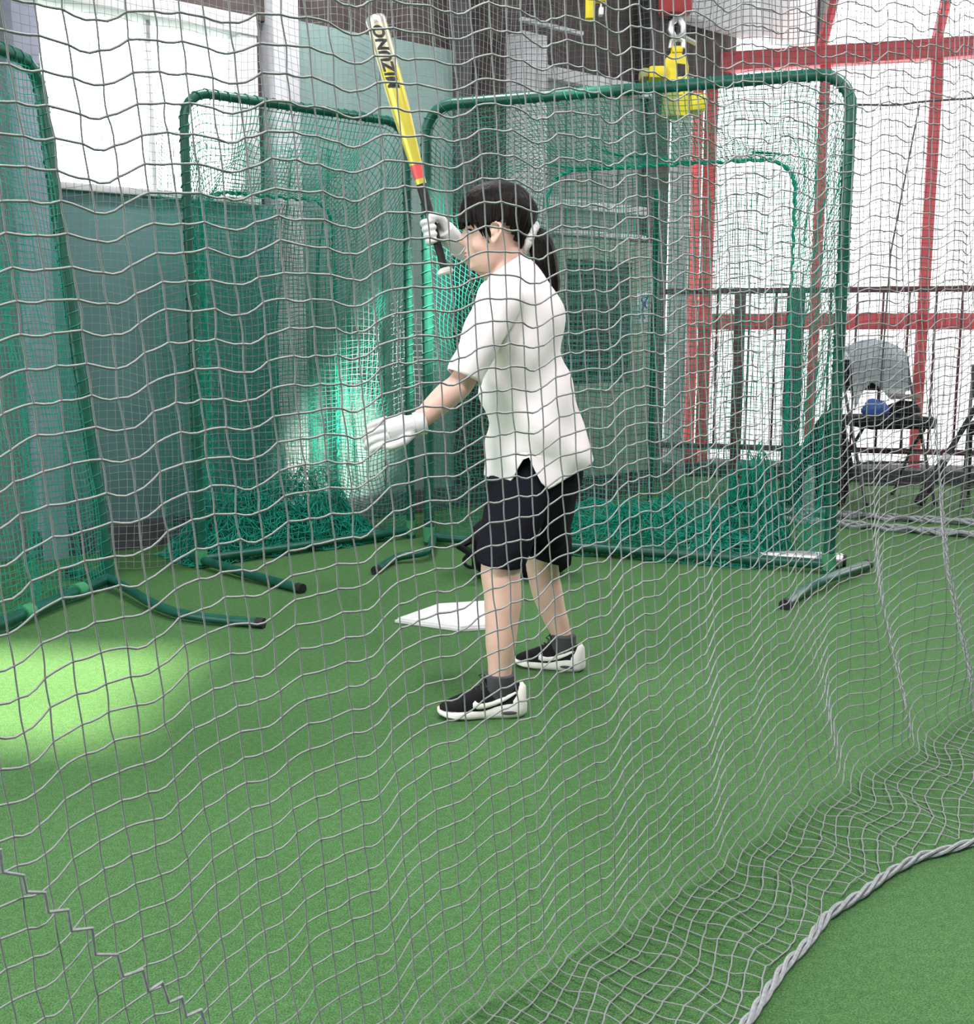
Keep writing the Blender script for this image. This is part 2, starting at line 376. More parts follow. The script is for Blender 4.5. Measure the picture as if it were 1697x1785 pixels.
wr = MB().box((5.6, .9, 2.15), (.2, 12, 4.3)).build('blocking_wall_side', M_GREYWALL, smooth=False); struct(wr, 'unseen grey side wall added far right of the camera to block daylight')  # added out of view so daylight enters only by window and sheet
# ================================================================== FENCE in front of the red frame
fo = .85
fence = empty('safety_fence', RP(2, fo, 0), 'maroon metal railing with thin bars in front of the white sheet', 'fence')
def fpart(name, m, *bs):
    mb = MB()
    for b in bs: rbox(mb, *b, .003)
    return mb.build(name, m, fence)
f0, f1 = rt(1146, fo), rt(1760, fo); zr, zl = rz(1400, 506, fo), rz(1400, 782, fo)
fpart('top_rail', M_MAROON, (f0, f1, zr - .02, zr + .02, fo - .02, fo + .02)); fpart('bottom_rail', M_MAROON, (f0, f1, zl - .02, zl + .02, fo - .02, fo + .02))
for px in (1248, 1304, 1350, 1444, 1490, 1535, 1580, 1627, 1672, 1718): fpart('bar', M_MAROON, (rt(px, fo) - .008, rt(px, fo) + .008, zl, zr, fo - .008, fo + .008))
fpart('post', M_MAROON, (rt(1278, fo), rt(1297, fo), 0, zr, fo - .03, fo + .03)); fpart('post', M_DARK, (rt(1368, fo), rt(1400, fo), 0, zr, fo - .06, fo + .06)); fpart('post', M_MAROON, (f1 - .04, f1, 0, zr, fo - .03, fo + .03))
# ================================================================== FLOOR UNIT (air conditioner)
t0, t1 = .84, 1.74; z0, z1 = .17, 1.74; od = .42
unit = empty('air_conditioner', WP((t0 + t1) / 2, .3, 0), 'tall pale green floor air conditioner with louvred grille behind the batter', 'air conditioner')
def upart(name, m, *bs, parent=None, bev=.008):
    mb = MB()
    for b in bs: wbox(mb, *b, bev)
    return mb.build(name, m, parent or unit)
body = upart('body', M_UNIT, (t0, t1, z0, z1, .08, od - .02), bev=.02)
upart('plinth', M_DARK, (t0 + .03, t1 - .03, 0, z0, .1, od - .06))
gz0, gz1, gt0, gt1 = .80, 1.60, t0 + .05, t1 - .22
gr = upart('grille', M_UNITDARK, (gt0, gt1, gz0, gz1, od - .03, od - .012))
upart('front_frame', M_UNIT, (t0, gt0, z0, z1, od - .02, od), (gt1, t1, z0, z1, od - .02, od), (gt0, gt1, gz1, z1, od - .02, od), (gt0, gt1, z0, gz0, od - .02, od))
for k in range(13):
    z = gz0 + .03 + k * (gz1 - gz0 - .05) / 12
    mb = MB(); c = WP((gt0 + gt1) / 2, od - .008, z); mb.box(c, (gt1 - gt0, .03, .008), WR @ Matrix.Rotation(math.radians(35), 3, 'X'), .002); mb.build('slat', M_SLAT, gr)
upart('panel_seam', M_SLAT, (gt0, t1 - .02, .735, .745, od - .004, od + .002)); upart('panel_seam', M_SLAT, (gt0, t1 - .02, .43, .437, od - .004, od + .002))
stk = upart('sticker', M_STICK, (t1 - .17, t1 - .04, 1.20, 1.42, od - .001, od + .004), bev=.001)
mb = MB()
for a, b in (((.02, .03), (.11, .19)), ((.02, .12), (.08, .03)), ((.03, .17), (.10, .10))):
    mb.tube([WP(t1 - .17 + a[0], od + .006, 1.2 + a[1]), WP(t1 - .17 + b[0], od + .006, 1.2 + b[1])], .006, 6)
mb.build('print', M_BLUE, stk)
upart('lamp_dot', M_RED, (t1 - .115, t1 - .095, 1.49, 1.51, od, od + .006), bev=.002)
# ================================================================== CHAIN HOIST
def hp(px, py, dy=0.0): return P(px, py, 6.75 + dy)
hoist = empty('chain_hoist', hp(1180, 210), 'yellow chain hoist hanging from a steel hook behind the large screen', 'hoist')
U = (hp(1001, 100) - hp(1000, 100)).x     # metres per pixel there
def hbox(name, x0, y0, x1, y1, th, m, bev=.012, dy=0):
    a, b = hp(x0, y0, dy), hp(x1, y1, dy); c = (a + b) / 2
    return MB().box(c, (abs(b.x - a.x), th, abs(a.z - b.z)), None, bev).build(name, m, hoist)
mb = MB(); mb.tube([hp(1168 + 12 * 0 + x, y) for x, y in [(12, 32), (2, 40), (0, 52), (6, 64), (14, 66), (22, 58), (22, 44), (16, 34)]], .018, 8, closed=True); mb.build('hook_loop', M_STEEL, hoist)
mb = MB(); mb.tube([hp(1168, 84), hp(1170, 72), hp(1180, 67), hp(1190, 72), hp(1190, 84)], .016, 8); mb.build('shackle', M_STEEL, hoist)
MB().tube([hp(1190, 64), hp(1213, 76)], .014, 8).build('hook_latch', M_STEEL, hoist)
hbox('neck', 1170, 82, 1188, 94, .08, M_YELLOW)
a = [(1160, 140), (1156, 120), (1160, 102), (1168, 93), (1186, 92), (1196, 100), (1200, 116), (1199, 137), (1194, 137), (1194, 112), (1180, 110), (1178, 138)]
mb = MB(); n = len(a); v = [hp(x, y, -.06) for x, y in a] + [hp(x, y, .06) for x, y in a]
mb.add(v, [tuple(range(n))[::-1], tuple(range(n, 2 * n))] + [(i, (i + 1) % n, n + (i + 1) % n, n + i) for i in range(n)]); mb.build('body', M_YELLOW, hoist, smooth=False)
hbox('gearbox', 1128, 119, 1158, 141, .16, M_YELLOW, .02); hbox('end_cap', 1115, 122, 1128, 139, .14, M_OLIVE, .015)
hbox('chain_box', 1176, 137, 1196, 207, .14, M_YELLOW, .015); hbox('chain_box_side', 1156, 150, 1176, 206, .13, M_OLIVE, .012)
hbox('motor', 1199, 166, 1226, 198, .16, M_YELLOW, .022); hbox('coupling', 1195, 172, 1200, 192, .08, M_STEEL, .005)
MB().tube([hp(1186, 207), hp(1183, 222), hp(1178, 228)], .012, 8).build('chain_end', M_STEEL, hoist)
hoist2 = empty('hanging_bracket', hp(1035, 30), 'small yellow bracket with white clip at the top edge, left of the hoist', 'bracket')
for nm, x0, y0, x1, y1, m in (('plate', 1021, -60, 1036, 34, M_YELLOW), ('clip', 1043, 14, 1051, 28, M_FRAMEW), ('arm', 1036, -30, 1056, 4, M_YELLOW)):
    a, b = hp(x0, y0), hp(x1, y1); MB().box((a + b) / 2, (abs(b.x - a.x), .06, abs(a.z - b.z)), None, .008).build(nm, m, hoist2)
MB().tube([hp(1047, -20), hp(1047, 16)], .006, 6).build('cord', M_STEEL, hoist2)
hoist3 = empty('red_hook_block', hp(1175, 20), 'dark red block above the yellow hoist hook', 'pulley block')
a, b = hp(1150, -60), hp(1204, 26); MB().box((a + b) / 2, (abs(b.x - a.x), .1, abs(a.z - b.z)), None, .02).build('housing', mat('dark_red_enamel', (.30, .03, .03), .5), hoist3)
MB().tube([hp(1178, 20), hp(1180, 31)], .014, 8).build('pin', M_STEEL, hoist3)
MB().tube([hp(1178, -50), hp(1178, -240)], .012, 8).build('chain', M_STEEL, hoist3)
# ================================================================== GREEN SCREENS
def arch(A, B, h, rad, lean=Vector((0, 0, 0)), n=7):
    """posts A,B on the floor, rounded top corners; lean shifts the top"""
    D = (B - A).normalized(); W_ = (B - A).length; pts = []
    def at(x, z): return A + D * x + Z * z + lean * (z / h)
    zs = np.linspace(0, h - rad, 6)
    pts += [at(0, z) for z in zs]
    for k in range(1, n): a = math.pi / 2 * k / n; pts.append(at(rad - rad * math.cos(a), h - rad + rad * math.sin(a)))
    pts += [at(x, h) for x in np.linspace(rad, W_ - rad, 7)]
    for k in range(1, n): a = math.pi / 2 * k / n; pts.append(at(W_ - rad + rad * math.sin(a), h - rad + rad * math.cos(a)))
    pts += [at(W_, z) for z in zs[::-1]]
    return pts
def resample(pts, n):
    A = np.array([tuple(p) for p in pts]); L = np.r_[0, np.cumsum(np.linalg.norm(np.diff(A, axis=0), axis=1))]
    s = np.linspace(0, L[-1], n); return np.stack([np.interp(s, L, A[:, k]) for k in range(3)], 1)
def helix(pts, rad, turns, r, n_per=8):
    A = resample(pts, turns * n_per); out = []
    for i in range(len(A)):
        t = Vector(A[min(i + 1, len(A) - 1)] - A[max(i - 1, 0)]).normalized(); up = Z if abs(t.z) < .8 else Vector((1, 0, 0))
        u = t.cross(up).normalized(); w = t.cross(u); a = 2 * math.pi * i / n_per
        out.append(Vector(A[i]) + (u * math.cos(a) + w * math.sin(a)) * rad)
    return out
def screen(A, B, h, rad, back, inset, inner_h, label, mesh=.028, tr=.0021, lean=Vector((0, 0, 0)), pipe=.024, pocket=True, seed=0, shiftb=0.0):
    root = empty('batting_screen', (A + B) / 2, label, 'batting screen', 'green batting screens')
    path = arch(A, B, h, rad, lean)
    MB().tube(path, pipe, 12).build('frame_pipe', M_GREENPIPE, root)
    MB().tube([A + Z * .045, B + Z * .045], pipe * .9, 12).build('bottom_rail', M_GREENPIPE, root)
    MB().tube(helix(path, pipe + .003, 110, .004), 0.0028, 4).build('lashing_cord', M_LASH, root)
    D = (B - A).normalized(); Nn = Vector((-D.y, D.x, 0))
    P0, P1 = [], []
    W_ = (B - A).length
    if pocket:
        A2, B2 = A + D * inset[0] + Nn * back, A + D * (W_ - inset[1]) + Nn * back
        rim = arch(A2 + Z * .02, B2 + Z * .02, inner_h, rad * 1.1)
        rp = limb(rim, [.008] * len(rim), sub=2)
        mb = MB(); mb.tube(helix(rim, .006, 60, .005), .007, 5); mb.tube(helix(rim[::-1], .006, 55, .005), .007, 5)
        mb.build('rim_rope', M_GREENNET, root)
        n1 = int((2 * h + W_) / mesh); n2 = max(4, int(back / mesh * 1.15))
        O = resample(path, n1); I = resample(rim, n1)
        tt = np.linspace(0, 1, n2)[None, :, None]
        X = O[:, None] * (1 - tt) + I[:, None] * tt
        ii, jj = np.meshgrid(np.arange(n1) * mesh, np.arange(n2) * mesh, indexing='ij')
        hump = np.sin(np.pi * tt[..., 0])
        X[..., 2] -= hump * (.05 + .05 * np.abs(wob(ii, jj, 3, seed)))
        X[..., 0] += hump * .03 * wob(ii, jj, 5, seed + 1); X[..., 1] += hump * .03 * wob(ii, jj, 5, seed + 2)
        X[..., 2] = np.maximum(X[..., 2], .006)
        a, b = grid_edges(X); P0.append(a); P1.append(b)
        # rear panel
        n1 = int((B2 - A2).length / mesh) + 1; n2 = int(inner_h / mesh) + 1
        x = np.linspace(0, 1, n1)[:, None]; z = np.linspace(0, 1, n2)[None]
        bulge = .16 * np.sin(np.pi * x) * np.sin(np.pi * np.clip(z, 0, 1)) ** .7 + .03 * wob(x * 6, z * 4, 1, seed)
        base = np.array(A2)[None, None] + np.array(B2 - A2)[None, None] * x[..., None] + np.array(Nn)[None, None] * bulge[..., None]
        X = base + np.array([0, 0, 1.])[None, None] * (z * inner_h + x * 0)[..., None]
        X[..., 2] -= .02 * np.sin(np.pi * x) + .01 * wob(x * 9, z * 9, 1, seed)
        X[..., 2] = np.maximum(X[..., 2], .01)
        cx = np.minimum(x, 1 - x) * (B2 - A2).length; cz = inner_h * (1 - z)
        r2 = rad * 1.1
        okk = ~((cx < r2) & (cz < r2) & ((r2 - cx) ** 2 + (r2 - cz) ** 2 > r2 * r2))
        a, b = grid_edges(X, okk); P0.append(a); P1.append(b)
    else:
        n1 = int(W_ / mesh); n2 = int(h / mesh)
        x = np.linspace(0, 1, n1)[:, None]; z = np.linspace(0, 1, n2)[None]
        X = np.array(A)[None, None] + np.array(B - A)[None, None] * x[..., None] + (np.array([0, 0, h]) + np.array(lean))[None, None] * (z + 0 * x)[..., None]
        bl = .05 * np.sin(np.pi * x) * np.sin(np.pi * z) + .02 * wob(x * 8, z * 6, 1, seed)
        X = X + np.array(Nn)[None, None] * bl[..., None]; X[..., 2] -= .012 * wob(x * 14, z * 7, 1, seed + 3)
        X[..., 2] = np.maximum(X[..., 2], .01)
        a, b = grid_edges(X); P0.append(a); P1.append(b)
    me = net_mesh('net', np.concatenate(P0), np.concatenate(P1), tr)
    link('net', me, M_GREENNET, root, False)
    return root, D, Nn
def foot(root, pts, r=.02):
    p, rr = limb(pts, [r] * len(pts), sub=5); MB().tube(p, r, 12).build('foot_pipe', M_GREENPIPE, root)
    for e, q in ((p[0], p[1]), (p[-1], p[-2])):
        d = (e - q).normalized(); MB().tube([e - d * .02, e + d * .012], r * 1.12, 12).build('end_cap', M_BLACKCAP, root)
def net_heap(root, c, D, N, w, dpt, hh, seed, mesh=.034, layers=2, r=.0024):
    """slack net heaped on the floor"""
    P0, P1 = [], []
    for k in range(layers):
        n1, n2 = int(w * 1.5 / mesh), int(dpt * 2.6 / mesh)
        x, y = np.meshgrid(np.linspace(-1, 1, n1), np.linspace(-1, 1, n2), indexing='ij')
        env = np.clip(1 - np.abs(x) ** 3, 0, 1) * np.clip(1 - np.abs(y) ** 2.4, 0, 1)
        zz = hh * (1 - .22 * k) * env * (.72 + .3 * wob(x * 4 + k, y * 3, 1, seed + k)) + .02 * np.abs(wob(x * 14, y * 12, 1, seed + 3 * k))
        xx = x * w / 2 + .035 * wob(x * 9, y * 9, 1, seed + 5 + k); yy = y * dpt / 2 * (1 + .15 * wob(x * 3, y * 2, 1, k)) + .03 * wob(y * 11, x * 9, 1, seed + k)
        X = np.array(c)[None, None] + np.array(D)[None, None] * xx[..., None] + np.array(N)[None, None] * yy[..., None]; X[..., 2] = np.maximum(zz, .004 + .003 * k)
        a, b = grid_edges(X); P0.append(a); P1.append(b)
    o = link('net_heap', net_mesh('net_heap', np.concatenate(P0), np.concatenate(P1), r), M_GREENNET, root, False); o['kind'] = 'stuff'; return o
# large screen right of the batter
SA, SB = G(748, 950), G(1443, 1000)
s1, D1, N1 = screen(SA, SB, 2.27, .15, .72, (.42, .30), 2.0, 'large green batting screen with deep net pocket behind the batter', seed=1, pipe=.027)
foot(s1, [G(655, 994, .02), G(690, 972, .03), G(748, 958, .05), SA + Vector((.0, .35, .03))], .02)
foot(s1, [G(1368, 1054, .02), G(1400, 1030, .03), G(1443, 1008, .05), G(1512, 984, .03)], .022)
for p in (SA, SB):
    MB().tube([p + Z * .02, p + Z * .10], .034, 12).build('clamp', M_GREENCLAMP, s1)
net_heap(s1, SA + D1 * 1.10 + N1 * .30, D1, N1, 1.35, .62, .30, 3)
net_heap(s1, SA + D1 * 1.64 + N1 * .46, D1, N1, .36, .45, .60, 9, layers=3)
MB().tube([P(1145, 330, 6.9), G(1132, 878)], .02, 10).build('rear_pole', M_GREENPIPE, s1)
# diagonal screen beside the wall on the left
LA, LB = G(352, 990), G(716, 938)
s2, D2, N2 = screen(LA, LB, 2.22, .13, .42, (.28, .20), 1.82, 'green batting screen set diagonally under the window with sagging net', mesh=.0245, tr=.0022, seed=5, pipe=.022)
foot(s2, [LA + Vector((-.1, .12, .03)), LA + Z * .04, G(440, 1003, .03), G(524, 1026, .02)], .021)
for p in (LA, LB): MB().tube([p + Z * .02, p + Z * .10], .03, 12).build('clamp', M_GREENCLAMP, s2)
net_heap(s2, LA + D2 * .55 + N2 * .22, D2, N2, 1.15, .42, .45, 12, mesh=.03, layers=3)
# second slack layer behind the diagonal screen
n1, n2 = 74, 110
x, z = np.meshgrid(np.linspace(0, 1, n1), np.linspace(0, 1, n2), indexing='ij')
fold = .05 * np.sin(x * 31 + 2 * np.sin(z * 4)) + .03 * wob(x * 5, z * 5)
X = np.array(LA + N2 * .5)[None, None] + np.array(LB - LA)[None, None] * (.05 + .95 * x)[..., None] + np.array(N2)[None, None] * fold[..., None]
X[..., 2] = 2.15 * z * (1 - .03 * np.sin(x * 3)) + .02
a, b = grid_edges(X); o = link('slack_net', net_mesh('slack_net', a, b, .0016), M_GREENNET, s2, False)
# near left screen leaning towards the wall
NA = G(192, 1024); NB = NA + (G(0, 1108) - NA).normalized() * 2.1
lean = P(64, 112, NA.y + .05) - Vector((NA.x, NA.y, 0)); LH = lean.z; lean.z = 0
s3, D3, N3 = screen(NA, NB, LH, .12, 0, (0, 0), 0, 'green screen at the left edge leaning back towards the grey wall', mesh=.028, tr=.0018, lean=lean, pipe=.027, pocket=False, seed=8)
foot(s3, [NA + Vector((-.25, .2, .03)), NA + Vector((.03, -.06, .045)), G(300, 1066, .03), G(455, 1086, .02)], .019)
for q in (.25, .62): MB().tube([NA + (NB - NA) * q * .5 + Z * .045 - D3 * .03, NA + (NB - NA) * q * .5 + Z * .045 + D3 * .03], .034, 12).build('clamp', M_GREENCLAMP, s3)
# slack net behind the leaning screen
n1, n2 = 60, 76
x, z = np.meshgrid(np.linspace(0, 1, n1), np.linspace(0, 1, n2), indexing='ij')
fold = .06 * np.sin(x * 40 + 2 * np.sin(z * 3)) + .03 * wob(x * 5, z * 5)
X = np.array(NA - N3 * 0)[None, None] + np.array(NB - NA)[None, None] * (.03 + .97 * x)[..., None] + np.array(lean)[None, None] * z[..., None] + np.array(Vector((-.16, .1, 0)))[None, None] + np.array(N3)[None, None] * fold[..., None]
X[..., 2] = 2.1 * z + .02
a, b = grid_edges(X); link('slack_net', net_mesh('slack_net', a, b, .0016), M_GREENNET, s3, False)
# ================================================================== GREY CAGE NETS AT THE BACK
def curtain(name, A, B, h, mesh, r, m, label, seed, amp=.05, top_wave=.02, z0=0.0):
    root = empty(name, (A + B) / 2, label, 'net', 'grey cage nets')
    W_ = (B - A).length; D = (B - A).normalized(); Nn = Vector((-D.y, D.x, 0)); n1, n2 = int(W_ * 1.06 / mesh), int(h / mesh)
    x, z = np.meshgrid(np.linspace(0, W_, n1), np.linspace(0, h, n2), indexing='ij')
    off = amp * wob(x * 1.6, z * .6, 1, seed) + amp * .4 * np.sin(x * 9 + z)
    X = np.array(A)[None, None] + np.array(D)[None, None] * (x + .03 * wob(x * 2, z * 1.5, 1, seed + 1))[..., None] + np.array(Nn)[None, None] * off[..., None]
    X[..., 2] = z0 + np.maximum(z + top_wave * wob(x * 3, z * 2.4, 1, seed + 2) + .012 * np.sin(x * 14), .006)
    a, b = grid_edges(X); link('net', net_mesh('net', a, b, r), m, root, False)
    return root, D, Nn
def floor_rope(root, A, B, seed, r=.012, strands=3, wig=.03, zz=.02):
    n = int((B - A).length / .03); D = (B - A).normalized(); Nn = Vector((-D.y, D.x, 0))
    for k in range(strands):
        pts = [A + (B - A) * (i / n) + Nn * (wig * math.sin(i * .13 + seed + k * 1.7) + .012 * math.cos(i * .9 + 2.1 * k)) + Z * (zz + .012 * math.sin(i * .9 + 2.1 * k)) for i in range(n + 1)]
        MB().tube(pts, r, 6).build('hem_rope', M_ROPE, root)
b1, Db, Nb = curtain('cage_net', Vector((.05, 7.05, 0)), Vector((4.3, 6.45, 0)), 3.9, .036, .0021, M_DARKNET, 'dark grey cage net hanging behind the large screen, its hem on the turf', 2)
floor_rope(b1, G(1130, 882), G(1800, 922), 1); floor_rope(b1, G(1300, 905), G(1800, 946), 4)
MB().tube(limb([P(1424, 180, 6.55), P(1490, 182, 6.55), P(1560, 183, 6.5), P(1620, 176, 6.45), P(1760, 168, 6.4)], [.006] * 5, sub=6)[0], .0065, 6).build('support_rope', M_DARK, b1)
MB().tube([P(1602, 182, 6.45), P(1573, 330, 6.45), P(1552, 440, 6.45), P(1532, 700, 6.45)], .005, 6).build('tie_rope', M_DARK, b1)
b2, _, _ = curtain('cage_net', WP(-3.2, .62, 0), WP(.75, .55, 0), 3.9, .036, .0012, M_GREYNET, 'grey cage net hanging along the window wall', 6, amp=.04)
b3, _, _ = curtain('cage_net', WP(.55, .5, 2.0), WP(2.75, .42, 2.0), 2.1, .036, .0017, M_GREYNET, 'grey net stretched high across the dark brown cladding', 9, amp=.03)
# ================================================================== FLOOR THINGS
hpb = MB(); tip, e1 = G(688, 1086), G(846, 1064)
ax = Vector((.966, .259, 0)); ay = Vector((-.259, .966, 0))
pts2 = [(0, 0), (.216, -.2), (.432, -.2), (.432, .2), (.216, .2)]
bm = bmesh.new(); vv = [bm.verts.new(tip + ax * x + ay * y + Z * .002) for x, y in pts2]; f = bm.faces.new(vv)
ex = bmesh.ops.extrude_face_region(bm, geom=[f]); bmesh.ops.translate(bm, vec=(0, 0, .018), verts=[g for g in ex['geom'] if isinstance(g, bmesh.types.BMVert)])
bmesh.ops.recalc_face_normals(bm, faces=bm.faces); bmesh.ops.bevel(bm, geom=[e for e in bm.edges if all(v.co.z > .01 for v in e.verts)], offset=.008, segments=2, affect='EDGES')
me = bpy.data.meshes.new('home_plate'); bm.to_mesh(me); bm.free(); o = link('home_plate', me, M_RUBBERW, None, False); tag(o, 'white five-sided home plate on the turf by the batter', 'home plate')
# black bag behind the batter
bc = (G(830, 1016) + G(990, 1020)) / 2 + Vector((0, .16, 0))
bag = empty('duffel_bag', bc, 'black duffel bag on the turf behind the batter\'s legs', 'bag')
mb = MB(); rs = []
for i in range(13):
    x = -.23 + .46 * i / 12; k = 1 - abs((i - 6) / 6) ** 5 * .35
    rs.append([bc + Vector((x, 0, .145)) + Vector((0, .14 * k * math.cos(a) * (1 + .06 * math.sin(5 * a + i)), .14 * k * math.sin(a) * (1 + .05 * math.sin(3 * a + 2 * i)))) for a in np.linspace(0, 2 * math.pi, 20, endpoint=False)])
mb.loft(rs); mb.build('body', M_BLACK, bag)
MB().tube([bc + Vector((-.23, -.12, .2)), bc + Vector((-.28, -.16, .17)), bc + Vector((-.22, -.17, .14))], .02, 8).build('end_grip', M_BLACK, bag)
q = G(815, 990); pts = [q + Vector((.03 + .05 * math.cos(a), .0 + .02 * math.sin(a), .035 + .03 * math.sin(a))) for a in np.linspace(0, 2 * math.pi, 14)]
MB().tube(pts, .009, 6).build('strap', M_BLACK, bag)
# silver bat lying by the screen foot
a, b = G(1330, 968, .035), G(1470, 978, .035); d = (b - a).normalized()
a = b - d * .76
br = empty('metal_bat', (a.x, a.y, 0), 'silver metal bat lying on the turf by the screen\'s right foot', 'bat')
p = [a + d * t for t in (0, .012, .02, .3, .42, .55, .745, .757, .76)]; MB().tube(p, [.022, .024, .012, .013, .024, .036, .038, .034, .022], 16).build('barrel', M_STEEL, br)
MB().tube([b - d * .004, b + d * .012], .031, 16).build('end_cap', M_BLACKCAP, br); MB().tube([a + d * .02, a + d * .28], .0145, 12).build('grip', M_GRIP, br)
# ================================================================== CHAIRS AND THINGS AT THE BACK RIGHT
def chair(c, yaw, label, sc_=1.0):
    root = empty('folding_chair', c, label, 'chair', 'folding chairs'); R = Matrix.Rotation(yaw, 3, 'Z')
    def L(x, y, z): return c + R @ Vector((x * sc_, y * sc_, z * sc_))
    m = M_DARK
    for s in (-1, 1):
        MB().tube([L(s * .21, -.22, .0), L(s * .21, .0, .42), L(s * .21, .16, .72), L(s * .21, .2, .84)], .011, 8).build('leg', m, root)
        MB().tube([L(s * .19, .24, .0), L(s * .19, .05, .30), L(s * .19, -.16, .50)], .011, 8).build('leg', m, root)
        for e in (L(s * .21, -.22, .0), L(s * .19, .24, .0)): MB().tube([e, e + Z * .03], .015, 8).build('foot_cap', M_BLACKCAP, root)
    mb = MB(); mb.box(L(0, -.01, .47), (.41 * sc_, .40 * sc_, .065 * sc_), R, .022 * sc_); mb.build('seat', M_BLACK, root)
    rs = []
    for i in range(9):
        x = -.2 + .4 * i / 8; y = .17 + .03 * (1 - (x / .2) ** 2)
        rs.append([L(x, y + dy + (z - .72) * .3, z) for dy, z in ((-.012, .64), (-.016, .72), (-.012, .82), (.012, .82), (.016, .72), (.012, .64))])
    MB().loft(rs).build('backrest', M_BLACK, root)
    for y, z in ((-.155, .12), (.19, .10), (-.10, .24)): MB().tube([L(-.21 if y < 0 else -.19, y, z), L(.21 if y < 0 else .19, y, z)], .009, 8).build('stretcher', m, root)
    return root, L
CY = 7.55
cc = P(1537, 872, CY); cc.z = 0
ch, CL = chair(cc, math.radians(8), 'black folding chair with a pale towel over its back', 1.16)
ch2, CL2 = chair(Vector((P(1745, 872, 7.3).x, 7.3, 0)), math.radians(-25), 'black folding chair cut by the right edge of the picture', 1.1)
# towel draped over the backrest
nx, nz = 22, 20
v = []; f = []
for i in range(nx):
    for j in range(nz):
        u, w = i / (nx - 1) - .5, j / (nz - 1)
        top = .90 + .055 * (1 - (2 * u) ** 2)
        if w < .5: y = .155 - .02 - .01 * math.sin(u * 22); zz = top - (.5 - w) * (.62 + .1 * math.sin(u * 9))
        else: y = .26 + .01 * math.sin(u * 25); zz = top - (w - .5) * .5
        if abs(w - .5) < .04: y = .21
        y += (zz - .72) * .28
        v.append(CL(u * .36 + .02, y, zz)); 
for i in range(nx - 1):
    for j in range(nz - 1): f.append((i * nz + j, (i + 1) * nz + j, (i + 1) * nz + j + 1, i * nz + j + 1))
o = MB().add(v, f).build('towel', M_TOWEL); md = o.modifiers.new('t', 'SOLIDIFY'); md.thickness = .008
tag(o, 'pale blue-white towel draped over the folding chair back', 'towel')
def lump(name, c, r, m, label, cat, seed, flat=.5):
    mb = MB(); mb.ell(c, r, None, 18, 12); vv = []
    for p in mb.v:
        p = Vector(p); q = (p - Vector(c)); n_ = mnoise.noise(p * 18 + Vector((seed, 0, 0))) * .22 + mnoise.noise(p * 45) * .08
        q *= 1 + n_; q.z = max(q.z, -r[2] * flat); vv.append(tuple(Vector(c) + q))
    mb.v = vv; o = mb.build(name, m); tag(o, label, cat); return o
lump('cloth_pouch', CL(-.09, -.04, .54), (.085, .08, .07), M_BLUE, 'blue cloth pouch on the folding chair seat', 'pouch', 1)
lump('fielding_glove', CL(.08, -.03, .535), (.11, .09, .06), M_BLACK, 'dark glove lying on the folding chair seat beside the blue pouch', 'glove', 2)
mb = MB(); mb.box(CL(.09, -.03, .612), (.17, .12, .028), Matrix.Rotation(.3, 3, 'Z'), .01); o = mb.build('wallet', mat('tan_leather', (.25, .21, .18), .6)); tag(o, 'tan wallet lying on top of the dark glove on the chair', 'wallet')
# rucksack and bottle left of the chair
rc = P(1412, 872, 7.42); rc.z = 0
rk = empty('rucksack', rc, 'black rucksack slumped on the floor left of the folding chair', 'bag')
rs = []
for i in range(12):
    t = i / 11; w = .20 * (1 - .75 * max(0, t - .45) ** 1.2 / .5) * (1 + .04 * math.sin(7 * t)); dd = .15 * (1 - .5 * t)
    rs.append(ring(rc + Vector((.02 + .10 * t, 0, .01 + .60 * t)), Vector((1, 0, 0)), Vector((0, 1, 0)), w, dd, 20, 2.6))
MB().loft(rs).build('body', M_BLACK, rk)
MB().box(rc + Vector((-.02, -.15, .2)), (.26, .06, .26), None, .03).build('front_pocket', M_BLACK, rk)
MB().tube([rc + Vector((.06, -.05, .58)), rc + Vector((.09, -.07, .66)), rc + Vector((.15, -.05, .64)), rc + Vector((.16, -.04, .58))], .012, 8).build('handle', M_BLACK, rk)
bo = P(1409, 870, 7.16); bo.z = 0
bt = empty('water_bottle', bo, 'clear water bottle with white cap before the black rucksack', 'bottle')
prof = [(.0, .034), (.008, .037), (.05, .036), (.1, .037), (.14, .037), (.165, .028), (.185, .015), (.19, .015)]
MB().loft([ring(bo + Z * (z * 1.35), Vector((1, 0, 0)), Vector((0, 1, 0)), r, r, 16) for z, r in prof]).build('body', M_GLASS, bt)
MB().loft([ring(bo + Z * (z + .255), Vector((1, 0, 0)), Vector((0, 1, 0)), r, r, 16) for z, r in ((0, .018), (.03, .018), (.033, .015))]).build('cap', M_FRAMEW, bt)
# black bat bag leaning against the second chair
a, b = P(1600, 868, 7.2), P(1712, 690, 7.28); a.z = .03
lb = empty('leaning_bat', (a.x, a.y, 0), 'black bat leaning against the chair at the right edge', 'bat'); d = b - a
MB().tube([a + d * t for t in (0, .01, .25, .4, .62, .95, .965, .985, 1)], [.022, .034, .034, .028, .016, .015, .024, .024, .016], 14).build('barrel', M_BLACKCAP, lb)
MB().tube([a + d * t for t in (.40, .46)], [.030, .027], 14).build('band', M_FRAMEW, lb); MB().tube([a + d * t for t in (.64, .95)], .0175, 12).build('grip', M_GRIP, lb)
# ================================================================== PERSON
YC = 3.43
def Q(px, py, Y=YC): return P(px, py, Y)
XU, YU = Vector((1, 0, 0)), Vector((0, 1, 0))
foot_n, foot_f = G(843, 1250), G(960, 1163)
root = empty('person', (foot_n + foot_f) / 2, 'batter in white T-shirt and black shorts holding a yellow bat upright', 'person')
B = MB()
